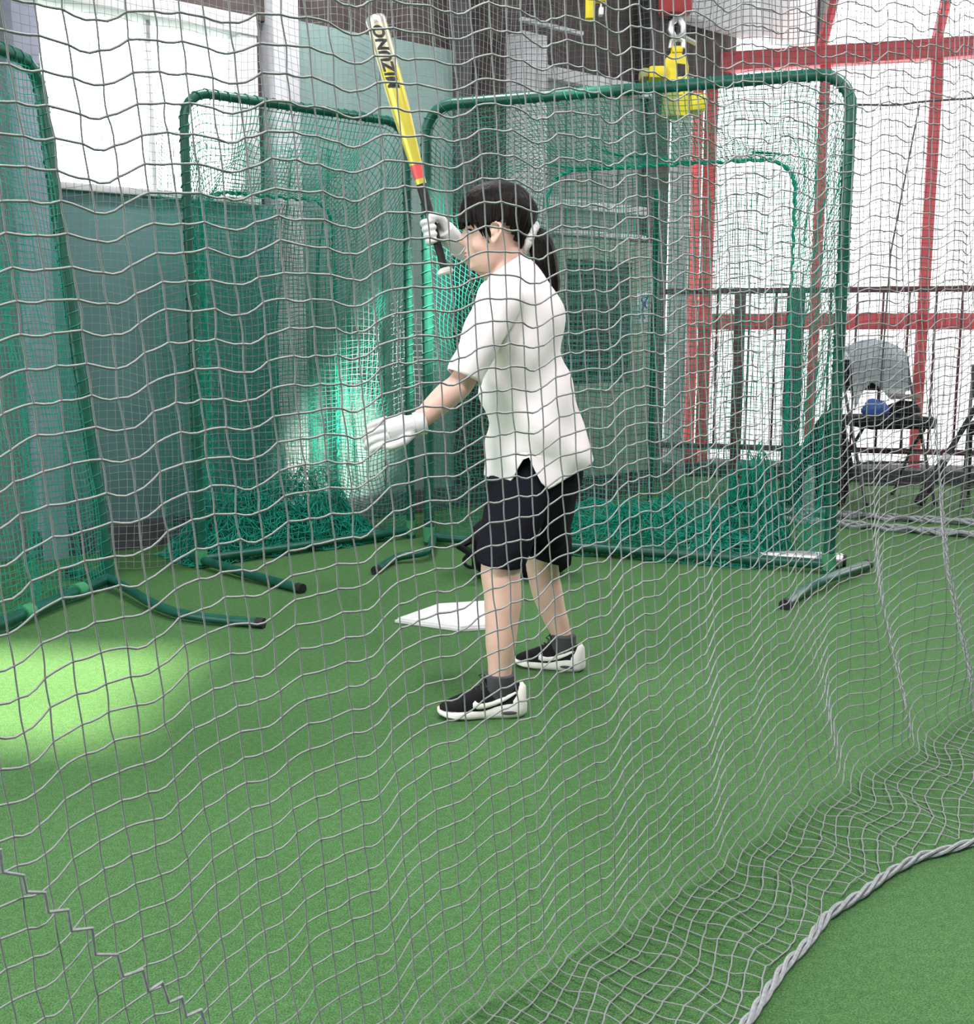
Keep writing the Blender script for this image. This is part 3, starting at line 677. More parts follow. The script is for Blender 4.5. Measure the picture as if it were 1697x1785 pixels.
# head rows: py, front px, back px, half width
rows = [(336, 852, 890, .030), (345, 834, 905, .052), (358, 820, 916, .066), (372, 814, 921, .073), (388, 812, 923, .076), (400, 813, 922, .076), (408, 815, 920, .074), (418, 813, 917, .072),
        (430, 813, 911, .068), (440, 814, 903, .063), (450, 816, 893, .058), (460, 820, 880, .051), (468, 826, 868, .042), (474, 834, 856, .028)]
hr = []
for py, xf, xb, hw in rows:
    a, b = Q(xf, py), Q(xb, py); c = (a + b) / 2; ru = (b - a).length / 2; out = []
    for k in range(32):
        t = 2 * math.pi * k / 32; ca, sa = math.cos(t), math.sin(t); w = hw * (1.0 if ca > 0 else (1 - .16 * ca * ca))
        out.append(c + XU * ru * math.copysign(abs(ca) ** .95, ca) + YU * w * math.copysign(abs(sa) ** .9, sa))
    hr.append(out)
B.loft(hr)
B.tube([Q(816, 398), Q(810, 410), Q(805, 420)], [.009, .012, .012], 10); B.ell(Q(806, 421), (.013, .015, .010))
B.ell(Q(814, 427), (.014, .013, .007))
B.ell(Q(814, 439), (.011, .022, .006)); B.ell(Q(815, 447), (.011, .02, .007)); B.ell(Q(826, 464), (.018, .026, .014))
B.ell(Q(818, 395), (.014, .05, .010))
for s in (-1, 1):
    e = Q(864, 405, YC + s * .076); B.ell(e, (.016, .012, .026))
    B.ell(Q(838, 425, YC + s * .048), (.03, .018, .03))
# neck
p, r = limb([Q(884, 432), Q(884, 462), Q(888, 496), Q(896, 540)], [.056, .052, .058, .09]); B.tube(p, r, 20)
# torso core (kept inside the clothes)
def trow(xl, yl, xr, yr, hd, Y=YC, n=28, e=2.3):
    a, b = Q(xl, yl, Y), Q(xr, yr, Y); c = (a + b) / 2; U_ = (b - a) / 2
    return ring(c, U_, YU, 1, hd, n, e)
B.loft([trow(860, 505, 930, 480, .09), trow(852, 530, 952, 515, .155), trow(850, 580, 968, 575, .155), trow(852, 650, 975, 650, .15), trow(865, 740, 995, 740, .15), trow(870, 830, 1002, 820, .155), trow(880, 880, 985, 870, .13)])
# arms
SH_N, EL_N, WR_N = Q(872, 520, 3.26), Q(806, 664, 3.17), Q(724, 740, 3.11)
SH_F, EL_F, WR_F = Q(872, 512, 3.60), Q(884, 492, 3.80), Q(797, 428, 3.63)
p, r = limb([Q(885, 520, 3.34), SH_N, (SH_N + EL_N) / 2, EL_N, EL_N * .65 + WR_N * .35, WR_N], [.05, .05, .044, .037, .038, .026]); B.tube(p, r, 18)
p, r = limb([Q(885, 515, 3.52), SH_F, (SH_F + EL_F) / 2, EL_F, EL_F * .65 + WR_F * .35, WR_F], [.05, .05, .044, .037, .037, .026]); B.tube(p, r, 18)
# legs
NL = [Q(930, 850, 3.36), Q(895, 920, 3.28), Q(873, 985, 3.23), Q(876, 1040, 3.215), Q(873, 1110, 3.20), Q(871, 1165, 3.19), Q(871, 1210, 3.185)]
def ankle(toe, heel, L): 
    q = heel + (toe - heel) * (.078 / .262); L[-1] = Vector((q.x, q.y, .075)); L[-2] = L[-2] * .5 + Vector((q.x, q.y, L[-2].z)) * .5
ankle(G(762, 1250), G(917, 1246), NL)
p, r = limb(NL, [.085, .075, .060, .056, .047, .036, .033]); B.tube(p, r, 20)
FL = [Q(950, 850, 3.50), Q(945, 920, 3.58), Q(944, 978, 3.66), Q(953, 1030, 3.675), Q(967, 1075, 3.68), Q(977, 1108, 3.685), Q(980, 1135, 3.69)]
ankle(G(897, 1158), G(1018, 1170), FL)
p, r = limb(FL, [.085, .072, .055, .052, .042, .032, .032]); B.tube(p, r, 20)
body = B.remesh('body', M_SKIN, root, .0055, 5)
# ears, eyes, brow, lips
for s in (-1, 1):
    mb = MB(); hx = [(856, 404), (855, 394), (860, 388), (868, 388), (873, 395), (872, 405), (867, 413), (862, 420), (858, 420), (857, 413)]
    ys_ = [.080, .084, .088, .092, .095, .095, .092, .088, .084, .081]
    p, r = limb([Q(x, y, YC + s * d_) for (x, y), d_ in zip(hx, ys_)], [.0035, .0045, .005, .005, .005, .005, .0055, .007, .006, .004], sub=3); mb.tube(p, r, 8)
    mb.ell(Q(864, 403, YC + s * .083), (.014, .005, .024), None, 14, 8); mb.ell(Q(857.5, 406, YC + s * .085), (.004, .005, .008), None, 8, 6)
    mb.remesh('ear', M_SKIN, root, .0025, 2)
for s in (-1, 1):
    e = Q(818, 404, YC + s * .040); MB().ell(e, (.007, .013, .006)).build('eye', M_SHOEW, root)
    MB().ell(e + Vector((-.004, s * .0, .0)), (.005, .007, .005)).build('iris', M_HAIR, root)
    MB().tube([Q(813, 401, YC + s * .028), Q(814, 399.5, YC + s * .045), Q(821, 401, YC + s * .058)], .0025, 6).build('eyelash', M_HAIR, root)
    MB().tube([Q(811, 391, YC + s * .02), Q(812, 388, YC + s * .042), Q(822, 391, YC + s * .062)], [.003, .0035, .002], 6).build('eyebrow', M_HAIR, root)
mb = MB(); mb.ell(Q(811.5, 440.5), (.006, .018, .0038)); mb.ell(Q(812.5, 446.5), (.006, .016, .0045)); mb.build('lips', M_LIP, root)
# ---- hair
poly = [(800, 396), (803, 362), (822, 334), (862, 318), (908, 330), (932, 368), (936, 412), (918, 446), (902, 436), (893, 414), (881, 393), (868, 388), (856, 390), (850, 392), (846, 400), (843, 404), (838, 400), (832, 396), (824, 388), (817, 394), (810, 392)]
def inpoly(x, y):
    c = False; n = len(poly)
    for i in range(n):
        x1, y1 = poly[i]; x2, y2 = poly[(i + 1) % n]
        if (y1 > y) != (y2 > y) and x < (x2 - x1) * (y - y1) / (y2 - y1) + x1: c = not c
    return c
hrows = [(322.5, 858, 872, .012), (326, 842, 892, .034), (332, 830, 905, .052), (340, 821, 915, .066), (352, 812, 924, .078), (365, 807, 929, .083), (380, 806, 929, .085), (395, 806, 924, .085), (408, 807, 918, .081), (420, 808, 912, .077), (432, 812, 907, .072), (445, 816, 902, .066)]
def hi(py, k): return float(np.interp(py, [r_[0] for r_ in hrows], [r_[k] for r_ in hrows]))
pys = list(np.arange(322.5, 445, 2.4)); n = 72; V = []; keep = []
for py in pys:
    xf, xb, hw = hi(py, 1), hi(py, 2), hi(py, 3); a, b = Q(xf, py), Q(xb, py); c = (a + b) / 2; ru = (b - a).length / 2; row = []
    for k in range(n):
        t = 2 * math.pi * k / n; j = 1 + .02 * math.sin(k * 2.9 + py * .05) + .012 * math.sin(k * 7.3 + py * .1)
        w = c + XU * ru * j * math.cos(t) + YU * hw * j * math.copysign(abs(math.sin(t)) ** .92, math.sin(t)); V.append(w)
        row.append(inpoly(xf + (xb - xf) * (1 + math.cos(t)) / 2 + 2.0 * math.sin(k * 4.1), py + 3 * math.sin(k * 2.3)))
    keep.append(row)
Fc = [(i * n + k, i * n + (k + 1) % n, (i + 1) * n + (k + 1) % n, (i + 1) * n + k) for i in range(len(pys) - 1) for k in range(n) if keep[i][k] or keep[i + 1][k]]
Fc.append(tuple(range(n))[::-1])
hair = MB().add(V, Fc).build('hair', M_HAIR, root); md = hair.modifiers.new('t', 'SOLIDIFY'); md.thickness = .012; md.offset = -1
# side locks
for s in (-1, 1):
    mb = MB()
    for (x0, y0, x1, y1, x2, y2) in ((836, 380, 842, 400, 852, 424), (842, 378, 850, 400, 857, 418), (824, 372, 832, 392, 842, 412), (816, 368, 820, 385, 826, 398)):
        mb.tube(*[q if i == 0 else q for i, q in enumerate(limb([Q(x0, y0, YC + s * .070), Q(x1, y1, YC + s * .077), Q(x2, y2, YC + s * .072)], [.008, .006, .0015], sub=4))], 6)
    mb.build('side_lock', M_HAIR, hair)
mb = MB(); p, r = limb([Q(906, 408), Q(922, 413), Q(939, 420), Q(948, 450), Q(956, 485), Q(967, 520)], [.022, .024, .038, .040, .034, .012], sub=6)
for k, (q, rr) in enumerate(zip(p, r)): pass
mb.tube(p, r, 20)
for a in range(9):
    o_ = Vector((.022 * math.cos(a * .7), .026 * math.sin(a * .7), 0)); mb.tube([q + o_ * (rr / .038) for q, rr in zip(p[6:], r[6:])], [rr * .42 for rr in r[6:]], 8)
mb.build('ponytail', M_HAIR, root)
mb = MB(); c = Q(923, 415); ax_ = Vector((.75, 0, -.35)).normalized(); u = ax_.cross(YU).normalized()
for k in range(16):
    a = 2 * math.pi * k / 16; mb.ell(c + (u * math.cos(a) * .037 + YU * math.sin(a) * .037), (.014, .013, .015 + .004 * (k % 2)), None, 10, 7)
mb.build('scrunchie', M_SCRUNCH, root)
# ---- shirt
N = 64
srows = [((853, 487), (912, 447), .066), ((848, 493), (922, 453), .090), ((843, 502), (935, 466), .130), ((838, 516), (950, 488), .168), ((836, 534), (964, 512), .188), ((836, 556), (976, 545), .192), ((836, 590), (981, 585), .186), ((837, 625), (985, 625), .180), ((839, 660), (993, 660), .178), ((845, 700), (1004, 700), .178), ((850, 740), (1015, 740), .180), ((853, 778), (1024, 774), .182)]
def hem_py(k):
    """hem height (px row) round the waist: k=0 back, N/2 front, near side = 3N/4"""
    a = 2 * math.pi * k / N; x = (1 + math.cos(a)) / 2
    h = 826 + (0 if x < .5 else 0)
    near = math.sin(a) < 0
    if near or True:
        cx = .385
        px = x
        if px < cx: h = 827 + 5 * px / cx
        else: h = 841 - 42 * max(0, (px - cx - .14)) / .47
        dlt = (px - cx); w = .145
        if abs(dlt) < w: h = 779 + (h - 779) * (abs(dlt) / w)
    return h
rings = []
for (l, r_, hd) in srows: rings.append(trow(l[0], l[1], r_[0], r_[1], hd, n=N, e=2.25))
last = srows[-1]; base = rings[-1]
for j in range(1, 7):
    rr = []
    for k in range(N):
        a = 2 * math.pi * k / N; f_ = j / 6; py = (778 + (774 - 778) * (1 + math.cos(a)) / 2)
        tgt = py + (hem_py(k) - py) * f_; dz = Q(900, tgt).z - Q(900, py).z
        rr.append(base[k] + Z * dz + XU * (.006 * f_ * math.cos(a)))
    rings.append(rr)
# finer rows + folds
def refine(rings, s=3):
    out = []
    for i in range(len(rings) - 1):
        for q in range(s):
            t = q / s; p0, p1, p2, p3 = rings[max(i - 1, 0)], rings[i], rings[i + 1], rings[min(i + 2, len(rings) - 1)]
            out.append([.5 * ((2 * b) + (c - a) * t + (2 * a - 5 * b + 4 * c - d) * t * t + (3 * b - a - 3 * c + d) * t ** 3) for a, b, c, d in zip(p0, p1, p2, p3)])
    out.append(rings[-1]); return out
rings = refine(rings)
def fold(rings, cpt):
    out = []
    for i, rg in enumerate(rings):
        c = sum(rg, Vector()) / len(rg); g = min(1, max(0, (i - 6) / 8)); new = []
        for k, p in enumerate(rg):
            d = (p - c); d.z = 0; d = d.normalized() if d.length > 1e-6 else XU
            x, z = p.x, p.z; y = p.y
            w = .007 * math.sin(42 * (z * .75 + x * .75) + 1.5 * math.sin(9 * z)) * math.exp(-((z - .83) / .16) ** 2) + .006 * math.sin(30 * x - 26 * z + 4 * y) + .005 * math.sin(13 * z + 10 * x + 8 * y)
            w += .016 * mnoise.noise(p * 9) * g + .0045 * math.sin(70 * (z + .55 * x) + 5 * math.sin(7 * x)) * math.exp(-((z - .98) / .10) ** 2) * max(0, math.sin(6 * (x + .35)))
            w -= .010 * math.exp(-((z - 1.02 - .55 * (x - .03)) / .022) ** 2) * math.exp(-((x - .03) / .09) ** 2)
            new.append(p + d * w * g)
        out.append(new)
    return out
rings = fold(rings, None)
S = MB(); S.loft(rings, cap=False)
def sleeve(pts, rs, flat=1.0):
    p, r = limb(pts, rs, sub=5); mb = MB(); mb.tube(p, r, 26, cap=False)
    vv = []
    for i, q in enumerate(mb.v):
        q = Vector(q); c = p[i // 26]; d = (q - c); vv.append(tuple(c + d * (1 + .05 * math.sin(i // 26 * .9 + (i % 26) * .7) + .08 * mnoise.noise(q * 14))))
    S.add(vv, mb.f)
sleeve([Q(892, 522, 3.36), Q(872, 524, 3.27), Q(850, 566, 3.20), Q(826, 620, 3.17), Q(809, 658, 3.155)], [.060, .068, .060, .054, .050])
sleeve([Q(892, 520, 3.50), Q(876, 515, 3.60), Q(880, 505, 3.70), Q(884, 497, 3.76)], [.060, .062, .056, .054])
shirt = S.build('shirt', M_SHIRT, root, sharp=80); md = shirt.modifiers.new('t', 'SOLIDIFY'); md.thickness = .004; md.offset = -1
# collar band
cr = trow(852.5, 486, 912.5, 446, .067, n=48); MB().tube(cr, .0055, 8, closed=True).build('collar', M_SHIRT, shirt)
# ---- shorts
S = MB()
S.loft([trow(862, 760, 1008, 756, .160), trow(856, 800, 1016, 795, .168), trow(850, 840, 1012, 830, .172), trow(846, 880, 1004, 870, .165), trow(846, 910, 998, 900, .15), trow(852, 940, 990, 935, .13), trow(866, 958, 980, 955, .10)])
def leg(rows_):
    S.loft([ring((Q(a, ya, Y) + Q(b, yb, Y)) / 2, (Q(b, yb, Y) - Q(a, ya, Y)) / 2, YU, 1, hd, 26, 2.2) for a, ya, b, yb, hd, Y in rows_])
leg([(852, 830, 985, 830, .10, 3.36), (844, 870, 968, 868, .10, 3.33), (838, 910, 948, 908, .10, 3.29), (832, 950, 928, 950, .098, 3.26), (828, 976, 914, 988, .096, 3.24)])
leg([(880, 830, 1008, 820, .10, 3.50), (888, 870, 1002, 862, .10, 3.53), (894, 910, 996, 905, .098, 3.57), (900, 940, 992, 945, .096, 3.61), (908, 958, 990, 985, .092, 3.64)])
vv = []
for q in S.v:
    q = Vector(q); vv.append(tuple(q + Vector((.008 * mnoise.noise(q * 12), .010 * mnoise.noise(q * 10 + Vector((5, 0, 0))), 0))))
S.v = vv
shorts = S.remesh('shorts', M_SHORTS, root, .006, 3)
# ---- shoes
def shoe(toe, heel, name='shoe'):
    d = (toe - heel); L = d.length; fx = d.normalized(); fy = Vector((-fx.y, fx.x, 0)); base = heel.copy(); base.z = 0
    s_ = L / .262
    def A(x, y, z): return base + fx * (x * s_) + fy * (y * s_) + Z * (z * s_)
    sh = bpy.data.objects.new(name, None); C.objects.link(sh); sh.location = base; sh.parent = root; sh.matrix_parent_inverse = world_of(root).inverted()
    xs_ = [0, .012, .03, .06, .10, .14, .18, .215, .24, .255, .262]
    hw = [.018, .028, .034, .036, .034, .037, .045, .045, .038, .026, .012]
    zt_ = [.040, .044, .046, .044, .036, .030, .027, .025, .025, .027, .028]; zb = [.012, .006, .003, .002, .002, .002, .003, .006, .010, .015, .020]
    rs = []
    for x, w, t, b in zip(xs_, hw, zt_, zb):
        rs.append([A(x, w * .9, b), A(x, w * 1.08, b + (t - b) * .25), A(x, w * 1.06, b + (t - b) * .7), A(x, w * .96, t), A(x, 0, t + .002), A(x, -w * .96, t), A(x, -w * 1.06, b + (t - b) * .7), A(x, -w * 1.08, b + (t - b) * .25), A(x, -w * .9, b), A(x, 0, b)])
    sole = MB().loft(rs).build('sole', M_SHOEW, sh, sharp=60)
    xu = [.008, .02, .04, .065, .09, .115, .14, .17, .20, .225, .245, .255]
    wu = [.022, .030, .034, .034, .033, .035, .038, .041, .041, .036, .026, .014]
    hu = [.085, .098, .098, .092, .094, .104, .092, .076, .062, .052, .043, .036]
    def urow(x, w, h, g=1.0):
        z0_ = .028; out = []
        for k in range(15):
            a = math.pi * k / 14; out.append(A(x, g * w * math.copysign(abs(math.cos(a)) ** .7, math.cos(a)) * (1 - .32 * math.sin(a) * (h > .08)), z0_ + (h - z0_) * math.sin(a) ** .75 * g))
        return out
    rs = [urow(x, w, h) for x, w, h in zip(xu, wu, hu)]
    MB().loft(rs).build('upper', M_SHOEB, sh, sharp=70)
    rs = [urow(x, w, h, 1.06) for x, w, h in zip([.002, .012, .024, .042], [.018, .029, .0325, .0345], [.086, .098, .092, .062])]
    MB().loft(rs).build('heel_counter', M_SHOEW, sh, sharp=70)
    c = A(.068, 0, .06); MB().loft([ring(A(.078, 0, z), fx, fy, r1 * s_, r2 * s_, 20) for z, r1, r2 in ((.05, .040, .028), (.085, .046, .036), (.105, .0455, .042), (.126, .0445, .0435), (.130, .040, .038))]).build('sock', M_SOCK, sh)
    for side in (-1, 1):
        # swoosh: hook at the front, tail rising to the heel
        up_ = [(.160, .040), (.163, .052), (.153, .060), (.147, .053), (.130, .050), (.105, .054), (.075, .064), (.035, .080), (.030, .076)]
        lo_ = [(.030, .076), (.060, .058), (.090, .044), (.120, .036), (.145, .034), (.160, .040)]
        pl_ = up_ + lo_[1:-1]
        def onside(x, z, g=1.03):
            w = float(np.interp(x, xu, wu)); h = float(np.interp(x, xu, hu)); t = min(1, max(0, (z - .028) / (h - .028))); a = math.asin(min(1, t ** (1 / .75)))
            return A(x, side * (g * w * abs(math.cos(a)) ** .7 * (1 - .32 * math.sin(a) * (h > .08)) + .0025), z)
        # fill as strips between upper and lower curves
        ux = [q[0] for q in up_[2:]][::-1]; uz = [q[1] for q in up_[2:]][::-1]; lx = [q[0] for q in lo_]; lz = [q[1] for q in lo_]
        st = []
        for x in np.linspace(.031, .160, 22):
            zu = float(np.interp(x, ux, uz)) if x < .153 else .060 - (x - .153) * 1.2; zlow = float(np.interp(x, lx, lz))
            st.append((onside(x, max(zu, zlow + .001)), onside(x, (zu + zlow) / 2), onside(x, zlow)))
        v_ = [p for r in st for p in r]; f_ = []
        for i in range(len(st) - 1):
            for k in range(2): f_.append((i * 3 + k, (i + 1) * 3 + k, (i + 1) * 3 + k + 1, i * 3 + k + 1))
        o = MB().add(v_, f_).build('swoosh', M_SHOEW, sh); md = o.modifiers.new('t', 'SOLIDIFY'); md.thickness = .003; md.offset = 0
        mb = MB(); mb.ell(A(.055, side * .0385, .020), (.024, .004, .0055), Matrix((fx, fy, Z)).transposed(), 14, 8); mb.build('air_window', M_SOCK, sole)
    mb = MB()
    for x in (.118, .132, .146, .160):
        h = float(np.interp(x, xu, hu)); mb.tube([A(x, .020, h - .012), A(x + .004, 0, h + .004), A(x, -.020, h - .012)], .0028 * s_, 6)
    for s2 in (-1, 1):
        mb.tube([A(.115, 0, .108), A(.128, s2 * .014, .125), A(.138, s2 * .022, .118), A(.126, s2 * .012, .106)], .0025 * s_, 6)
    mb.build('laces', M_BLACKCAP, sh)
    MB().loft([ring(A(.115, 0, .09) + (fx * .25 + Z) * .02 * k * s_, fy, (fx - Z * .2).normalized(), .020 * s_, .004 * s_, 12) for k in (0, 1, 1.4)]).build('tongue', M_SHOEB, sh)
shoe(G(762, 1250), G(917, 1246)); shoe(G(897, 1158), G(1018, 1170))
# ---- gloves and bat
bat_a, bat_b = Q(777, 478, 3.575), Q(653, 27, 3.575)
bd = (bat_b - bat_a).normalized(); bl = (bat_b - bat_a).length
def hand_frame(): 
    e1 = (-XU - bd * (-XU).dot(bd)).normalized(); e2 = (-YU - bd * (-YU).dot(bd)).normalized(); return e1, e2
e1, e2 = hand_frame()
grip_c = bat_a + bd * ((Q(762, 402, 3.575) - bat_a).dot(bd))
Gm = MB()
def arcpt(h, ang, rad): return grip_c + bd * h + (e1 * math.cos(ang) + e2 * math.sin(ang)) * rad
for k, h in enumerate((.030, .010, -.010, -.029)):
    rad = .024; a0, a1 = math.radians(-100), math.radians(112 - 10 * k)
    pts = [arcpt(h + .003 * math.sin(3 * t), a0 + (a1 - a0) * t, rad + .003 * math.sin(math.pi * t)) for t in np.linspace(0, 1, 9)]
    Gm.tube(pts, [.0112, .0112, .0116, .011, .0112, .0108, .0104, .010, .0075], 10); Gm.ell(pts[-1], (.0085,) * 3, None, 8, 6); Gm.ell(pts[3], (.0122,) * 3, None, 8, 6)
palm = [arcpt(.030, math.radians(-110), .028), arcpt(-.03, math.radians(-110), .030)]
Gm.tube([arcpt(.034, math.radians(-120), .03), arcpt(0, math.radians(-135), .034), arcpt(-.034, math.radians(-120), .030)], [.016, .022, .016], 12)
pw = arcpt(0, math.radians(-150), .036)
p, r = limb([pw, pw * .45 + WR_F * .55, WR_F, WR_F * .84 + EL_F * .16], [.032, .034, .030, .031]); Gm.tube(p, r, 16)
Gm.tube(limb([pw * .6 + WR_F * .4 + e2 * .012, arcpt(.026, math.radians(170), .034), arcpt(.040, math.radians(125), .027), arcpt(.046, math.radians(80), .024)], [.018, .014, .012, .009], sub=4)[0], [.018, .017, .016, .015, .014, .0135, .013, .0125, .012, .0115, .011, .010, .0085], 10)
gl = Gm.remesh('glove', M_GLOVE, root, .0032, 3)
q = WR_F * .93 + EL_F * .07; dW = (EL_F - WR_F).normalized(); sv = dW.cross(Z).normalized(); sw = dW.cross(sv)
MB().loft([ring(q + dW * t, sv, sw, .034, .034, 20) for t in (-.014, -.012, .012, .014)]).build('cuff_strap', M_GLOVE, gl)
# near hand, loosely curled after letting go
Gm = MB(); hd = (Q(652, 758, 3.09) - WR_N).normalized(); hn = hd.cross(YU).normalized()    # hn ~ up/down
if hn.z < 0: hn = -hn
hs = hn.cross(hd).normalized()
if hs.y > 0: hs = -hs      # towards the camera
K = WR_N + hd * .082
p, r = limb([WR_N - hd * .03, WR_N, WR_N + hd * .045, K], [.031, .029, .034, .034]); Gm.tube(p, r, 16)
Gm.ell(WR_N + hd * .05, (.05, .022, .040), Matrix((hd, hs, hn)).transposed())
for k, (o_, l_) in enumerate(((.033, .98), (.011, 1.08), (-.011, 1.02), (-.032, .84))):
    a = K + hs * (.012) + hn * o_ - hd * .01; pts = [a]
    for ang, ln in ((16, .042), (48, .030), (88, .024)):
        t = math.radians(ang - 6 * k); pts.append(pts[-1] + (hd * math.cos(t) - hs * math.sin(t) * .80 - hn * math.sin(t) * .42).normalized() * ln * l_)
    pp, rr = limb(pts, [.0112, .0106, .0098, .008], sub=4); Gm.tube(pp, rr, 10); Gm.ell(pts[-1], (.0085,) * 3, None, 8, 6)
pp, rr = limb([WR_N + hd * .02 + hs * .012 - hn * .018, WR_N + hd * .045 + hs * .030 - hn * .034, WR_N + hd * .078 + hs * .032 - hn * .040, WR_N + hd * .100 + hs * .026 - hn * .036], [.017, .0145, .0125, .009]); Gm.tube(pp, rr, 10)
gl2 = Gm.remesh('glove', M_GLOVE, root, .0028, 2)
sv = hd.cross(Z).normalized(); sw = hd.cross(sv)
MB().loft([ring(WR_N - hd * .012 + hd * t, sv, sw, .0335, .0335, 20) for t in (-.014, -.012, .012, .014)]).build('cuff_strap', M_GLOVE, gl2)
# bat
bat = empty('baseball_bat', bat_a, 'yellow baseball bat with black lettering held upright in the batter\'s raised hand', 'bat')
def bp(t): return bat_a + bd * (t * bl)
MB().tube([bp(t) for t in (.0, .006, .016, .026)], [.021, .026, .025, .013], 20).build('knob', M_SHOEW, bat)
MB().tube([bp(t) for t in (.022, .10, .20, .355)], [.0128, .0125, .0135, .0165], 18).build('grip', M_GRIP, bat)
MB().tube([bp(t) for t in (.355, .375)], [.0170, .0175], 18).build('collar', M_BATY, bat)
MB().tube([bp(t) for t in (.375, .43)], [.0172, .0195], 20).build('taper_band', M_BATR, bat)
tb = [(.43, .0195), (.52, .0235), (.62, .0278), (.70, .0298), (.80, .0305)]
MB().tube([bp(t) for t, _ in tb], [r for _, r in tb], 24).build('barrel', M_BATY, bat)
MB().tube([bp(t) for t in (.80, .88, .965)], [.0306, .0307, .0307], 24).build('barrel_tip', mat('pale_gold_bat', (.58, .55, .36), .3, metal=.3), bat)
MB().tube([bp(t) for t in (.965, .985, .995, 1.0)], [.0312, .0312, .028, .016], 24).build('end_cap', M_BATS, bat)
# lettering running up the barrel
tx = bpy.data.curves.new('txt', 'FONT'); tx.body = 'MIZUNO'; tx.size = 1.0; tx.shear = .25; tx.offset = .045; tx.space_character = 1.05
to = bpy.data.objects.new('txt', tx); C.objects.link(to); dg = bpy.context.evaluated_depsgraph_get()
tm = bpy.data.meshes.new_from_object(to.evaluated_get(dg)); bpy.data.objects.remove(to)
bm = bmesh.new(); bm.from_mesh(tm); bmesh.ops.triangulate(bm, faces=bm.faces); bmesh.ops.subdivide_edges(bm, edges=[e for e in bm.edges if e.calc_length() > .12], cuts=2)
bmesh.ops.triangulate(bm, faces=bm.faces)
xs_ = [v.co.x for v in bm.verts]; x0, x1 = min(xs_), max(xs_); t0_, t1_ = .715, .955
for v in bm.verts:
    t = t0_ + (t1_ - t0_) * (v.co.x - x0) / (x1 - x0); a = math.radians(90) + (v.co.y - .36) * -math.radians(84)
    a = math.radians(90 - 4) - (v.co.y - .36) * math.radians(88)
    v.co = bp(t) + (e1 * math.cos(a) + e2 * math.sin(a)) * .0314
me = bpy.data.meshes.new('lettering'); bm.to_mesh(me); bm.free(); link('lettering', me, M_INK, bat, False)
# ================================================================== FRONT CAGE NET
MESH, ROT = .035, .10
LD, LN = Vector((.7071, .7071, 0)), Vector((.7071, -.7071, 0)); LO = Vector((0, 1.75, 0))
HEM = .36
ui = np.arange(-62, 96); vj = np.arange(-50, 100); SUB = 3
def net_point(u, v):
    """u along, v up in twine units (arrays) -> place; the lattice hangs slightly turned"""
    s = u * math.cos(ROT) - v * math.sin(ROT); L = v * math.cos(ROT) + u * (.115 + .22 * np.clip(1 - v / 1.2, 0, 1))
    ph = 1.6 * np.sin(L * 1.3 + s * 1.1)
    # sag of the rows between the folds
    a = 2 * math.pi * s / .176 + ph
    wave = .0068 * (np.sin(a) + .38 * np.sin(2 * a + .9)) + .004 * np.sin(2 * math.pi * s / .41 + 1.9 * np.sin(L * 2.0) + 1)
    L = L + wave * np.clip((L + .1) * 6, .25, 1)
    low = np.clip(1.0 - L / 1.3, 0, 1); right = np.clip((s - .75) / .9, 0, 1)
    fold = (.003 + .005 * low) * np.sin(2 * math.pi * s / .27 + 1.5 * np.sin(L * 1.5) + .6 * L) + .02 * np.sin(s * 4.1 + L * .8)
    fold = fold + right * low * .055 * np.sin(2 * math.pi * (s + .35 * L) / .36 + .8)
    s = s + right * .018 * np.sin(2 * math.pi * (s + .35 * L) / .36 + 2.2) + .16 * np.clip(.5 - L, 0, .5) * np.clip((s - .2), 0, 1.5)
    # vertical above the floor, then lying towards the camera
    R_ = .07; q = L
    z = np.where(q > R_, q, np.where(q < -R_, 0, (q + R_) ** 2 / (4 * R_)))
    out = np.where(q < -R_, -q, np.where(q > R_, 0, (R_ - q) ** 2 / (4 * R_)))
    lay = np.clip(-q / .12, 0, 1)
    off = out + fold * np.clip(z / .25 + .25, 0, 1) + lay * .012 * np.sin(s * 21 + out * 9) 
    z = z * (1 - .012 * 0) + lay * np.maximum(.010 * np.sin(s * 33 + out * 26) + .004, 0) + .0045
    X = np.empty(s.shape + (3,))
    for k in range(3): X[..., k] = LO[k] + LD[k] * s + LN[k] * off
    X[..., 2] = z; return X, q, s
_h = [G(x, y) - LO for x, y in ((1230, 1880), (1302, 1785), (1335, 1735), (1365, 1690), (1400, 1655), (1440, 1602), (1500, 1565), (1545, 1530), (1600, 1500), (1640, 1490), (1697, 1472))]
_hs = [p.dot(LD) for p in _h]; _ho = [p.dot(LN) for p in _h]
def hem_line(s): return -np.interp(s, [-3] + _hs + [_hs[-1] + .6, 4], [_ho[0]] + _ho + [_ho[-1] - .05, _ho[-1]])
jit = rng.normal(0, .0013, (len(ui), len(vj), 2))
U0, V0 = np.meshgrid(ui * MESH, vj * MESH, indexing='ij')
KN, KQ, KS = net_point(U0 + jit[..., 0], V0 + jit[..., 1])
okk = (KQ > hem_line(KS)) & (KQ < 2.75)
P0s, P1s = [], []
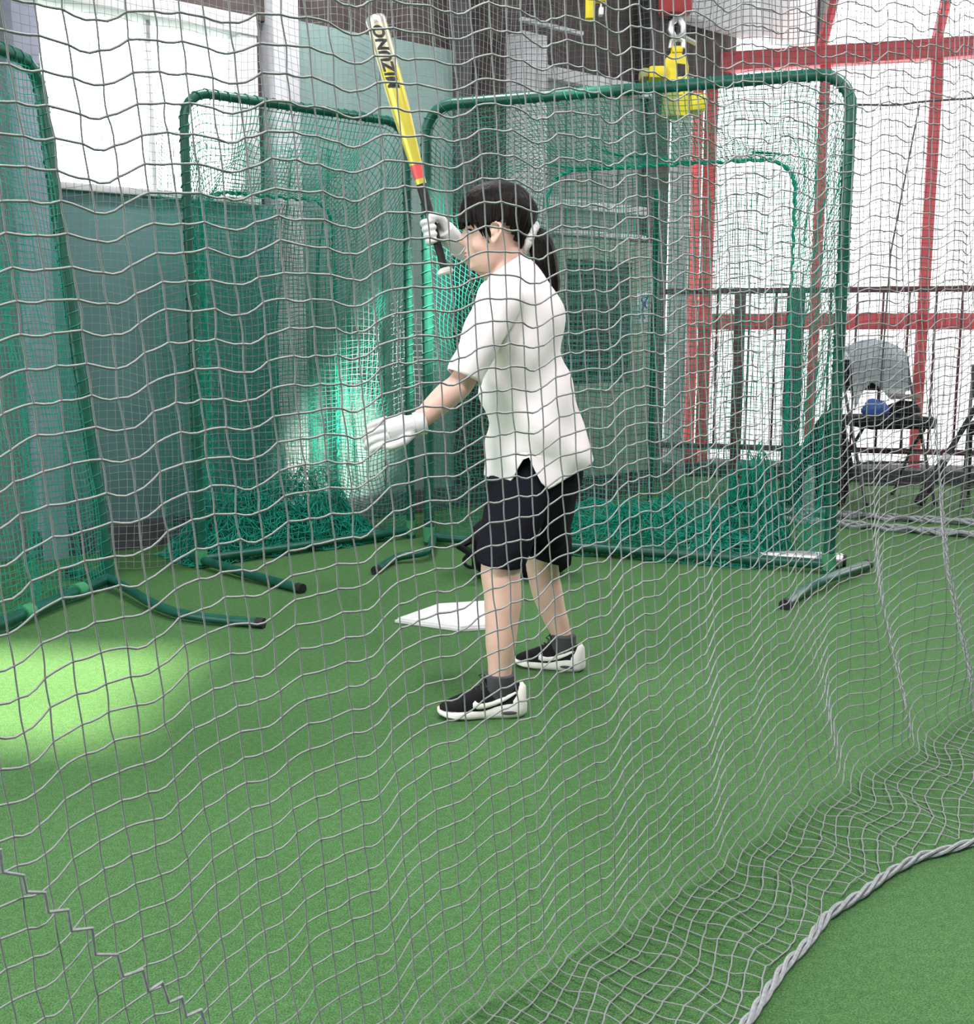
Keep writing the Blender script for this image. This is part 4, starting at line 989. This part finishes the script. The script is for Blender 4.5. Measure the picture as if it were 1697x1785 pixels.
def strands(axis):
    # pieces between neighbouring knots, each cut into SUB with a little droop
    A_u, A_v = U0 + jit[..., 0], V0 + jit[..., 1]
    if axis == 0: a = (slice(None, -1), slice(None)); b = (slice(1, None), slice(None))
    else: a = (slice(None), slice(None, -1)); b = (slice(None), slice(1, None))
    k = okk[a] & okk[b]; ua, va, ub, vb = A_u[a][k], A_v[a][k], A_u[b][k], A_v[b][k]
    prev, _, _ = net_point(ua, va); sg = rng.uniform(.0, .0035, len(ua)) if axis == 0 else rng.normal(0, .0008, len(ua))
    for i in range(1, SUB + 1):
        t = i / SUB; dr = sg * math.sin(math.pi * t)
        cur, _, _ = net_point(ua + (ub - ua) * t + (dr if axis == 1 else 0), va + (vb - va) * t - (dr if axis == 0 else 0))
        P0s.append(prev); P1s.append(cur); prev = cur
strands(0); NR = len(P0s); strands(1)
fnet = empty('cage_net', LO, 'grey knotted cage net in front of the batter, its skirt spread on the turf', 'net', 'grey cage nets')
link('net_rows', net_mesh('net_rows', np.concatenate(P0s[:NR]), np.concatenate(P1s[:NR]), .0016, 4), M_GREYNET, fnet, True)
link('net_columns', net_mesh('net_columns', np.concatenate(P0s[NR:]), np.concatenate(P1s[NR:]), .0012, 4), M_GREYNET, fnet, True)
# hem rope of twisted strands along the skirt edge
ss = np.arange(-1.6, 2.3, .006)
ho_ = -hem_line(ss) + .004
hp_ = np.stack([LO.x + LD.x * ss + LN.x * ho_, LO.y + LD.y * ss + LN.y * ho_, np.full(len(ss), .012)], 1)
for k in range(3):
    pts = []
    for i in range(len(hp_)):
        t = Vector(hp_[min(i + 1, len(hp_) - 1)] - hp_[max(i - 1, 0)]).normalized(); n_ = t.cross(Z).normalized(); a = i * .22 + k * 2.094
        pts.append(Vector(hp_[i]) + n_ * (.0055 * math.cos(a)) + Z * (.0055 * math.sin(a) + .002 * math.sin(i * .05)))
    MB().tube(pts, .0042, 6).build('hem_rope', M_ROPE, fnet)
# lacing cord that joins two widths of net, stepping down from the left edge
path = []
pix = [(0, 1480), (4, 1520), (40, 1526), (46, 1555), (78, 1556), (84, 1590), (118, 1586), (124, 1622), (160, 1618), (166, 1664), (204, 1664), (214, 1702), (248, 1690), (258, 1728), (282, 1712), (294, 1748), (316, 1738), (324, 1772), (350, 1760), (362, 1800)]
PLN = (LO, LN)
lp = [PL(x, y, LO + LN * .004, LN) for x, y in pix]
MB().tube(lp, .0026, 6).build('lacing_cord', M_ROPE, fnet)
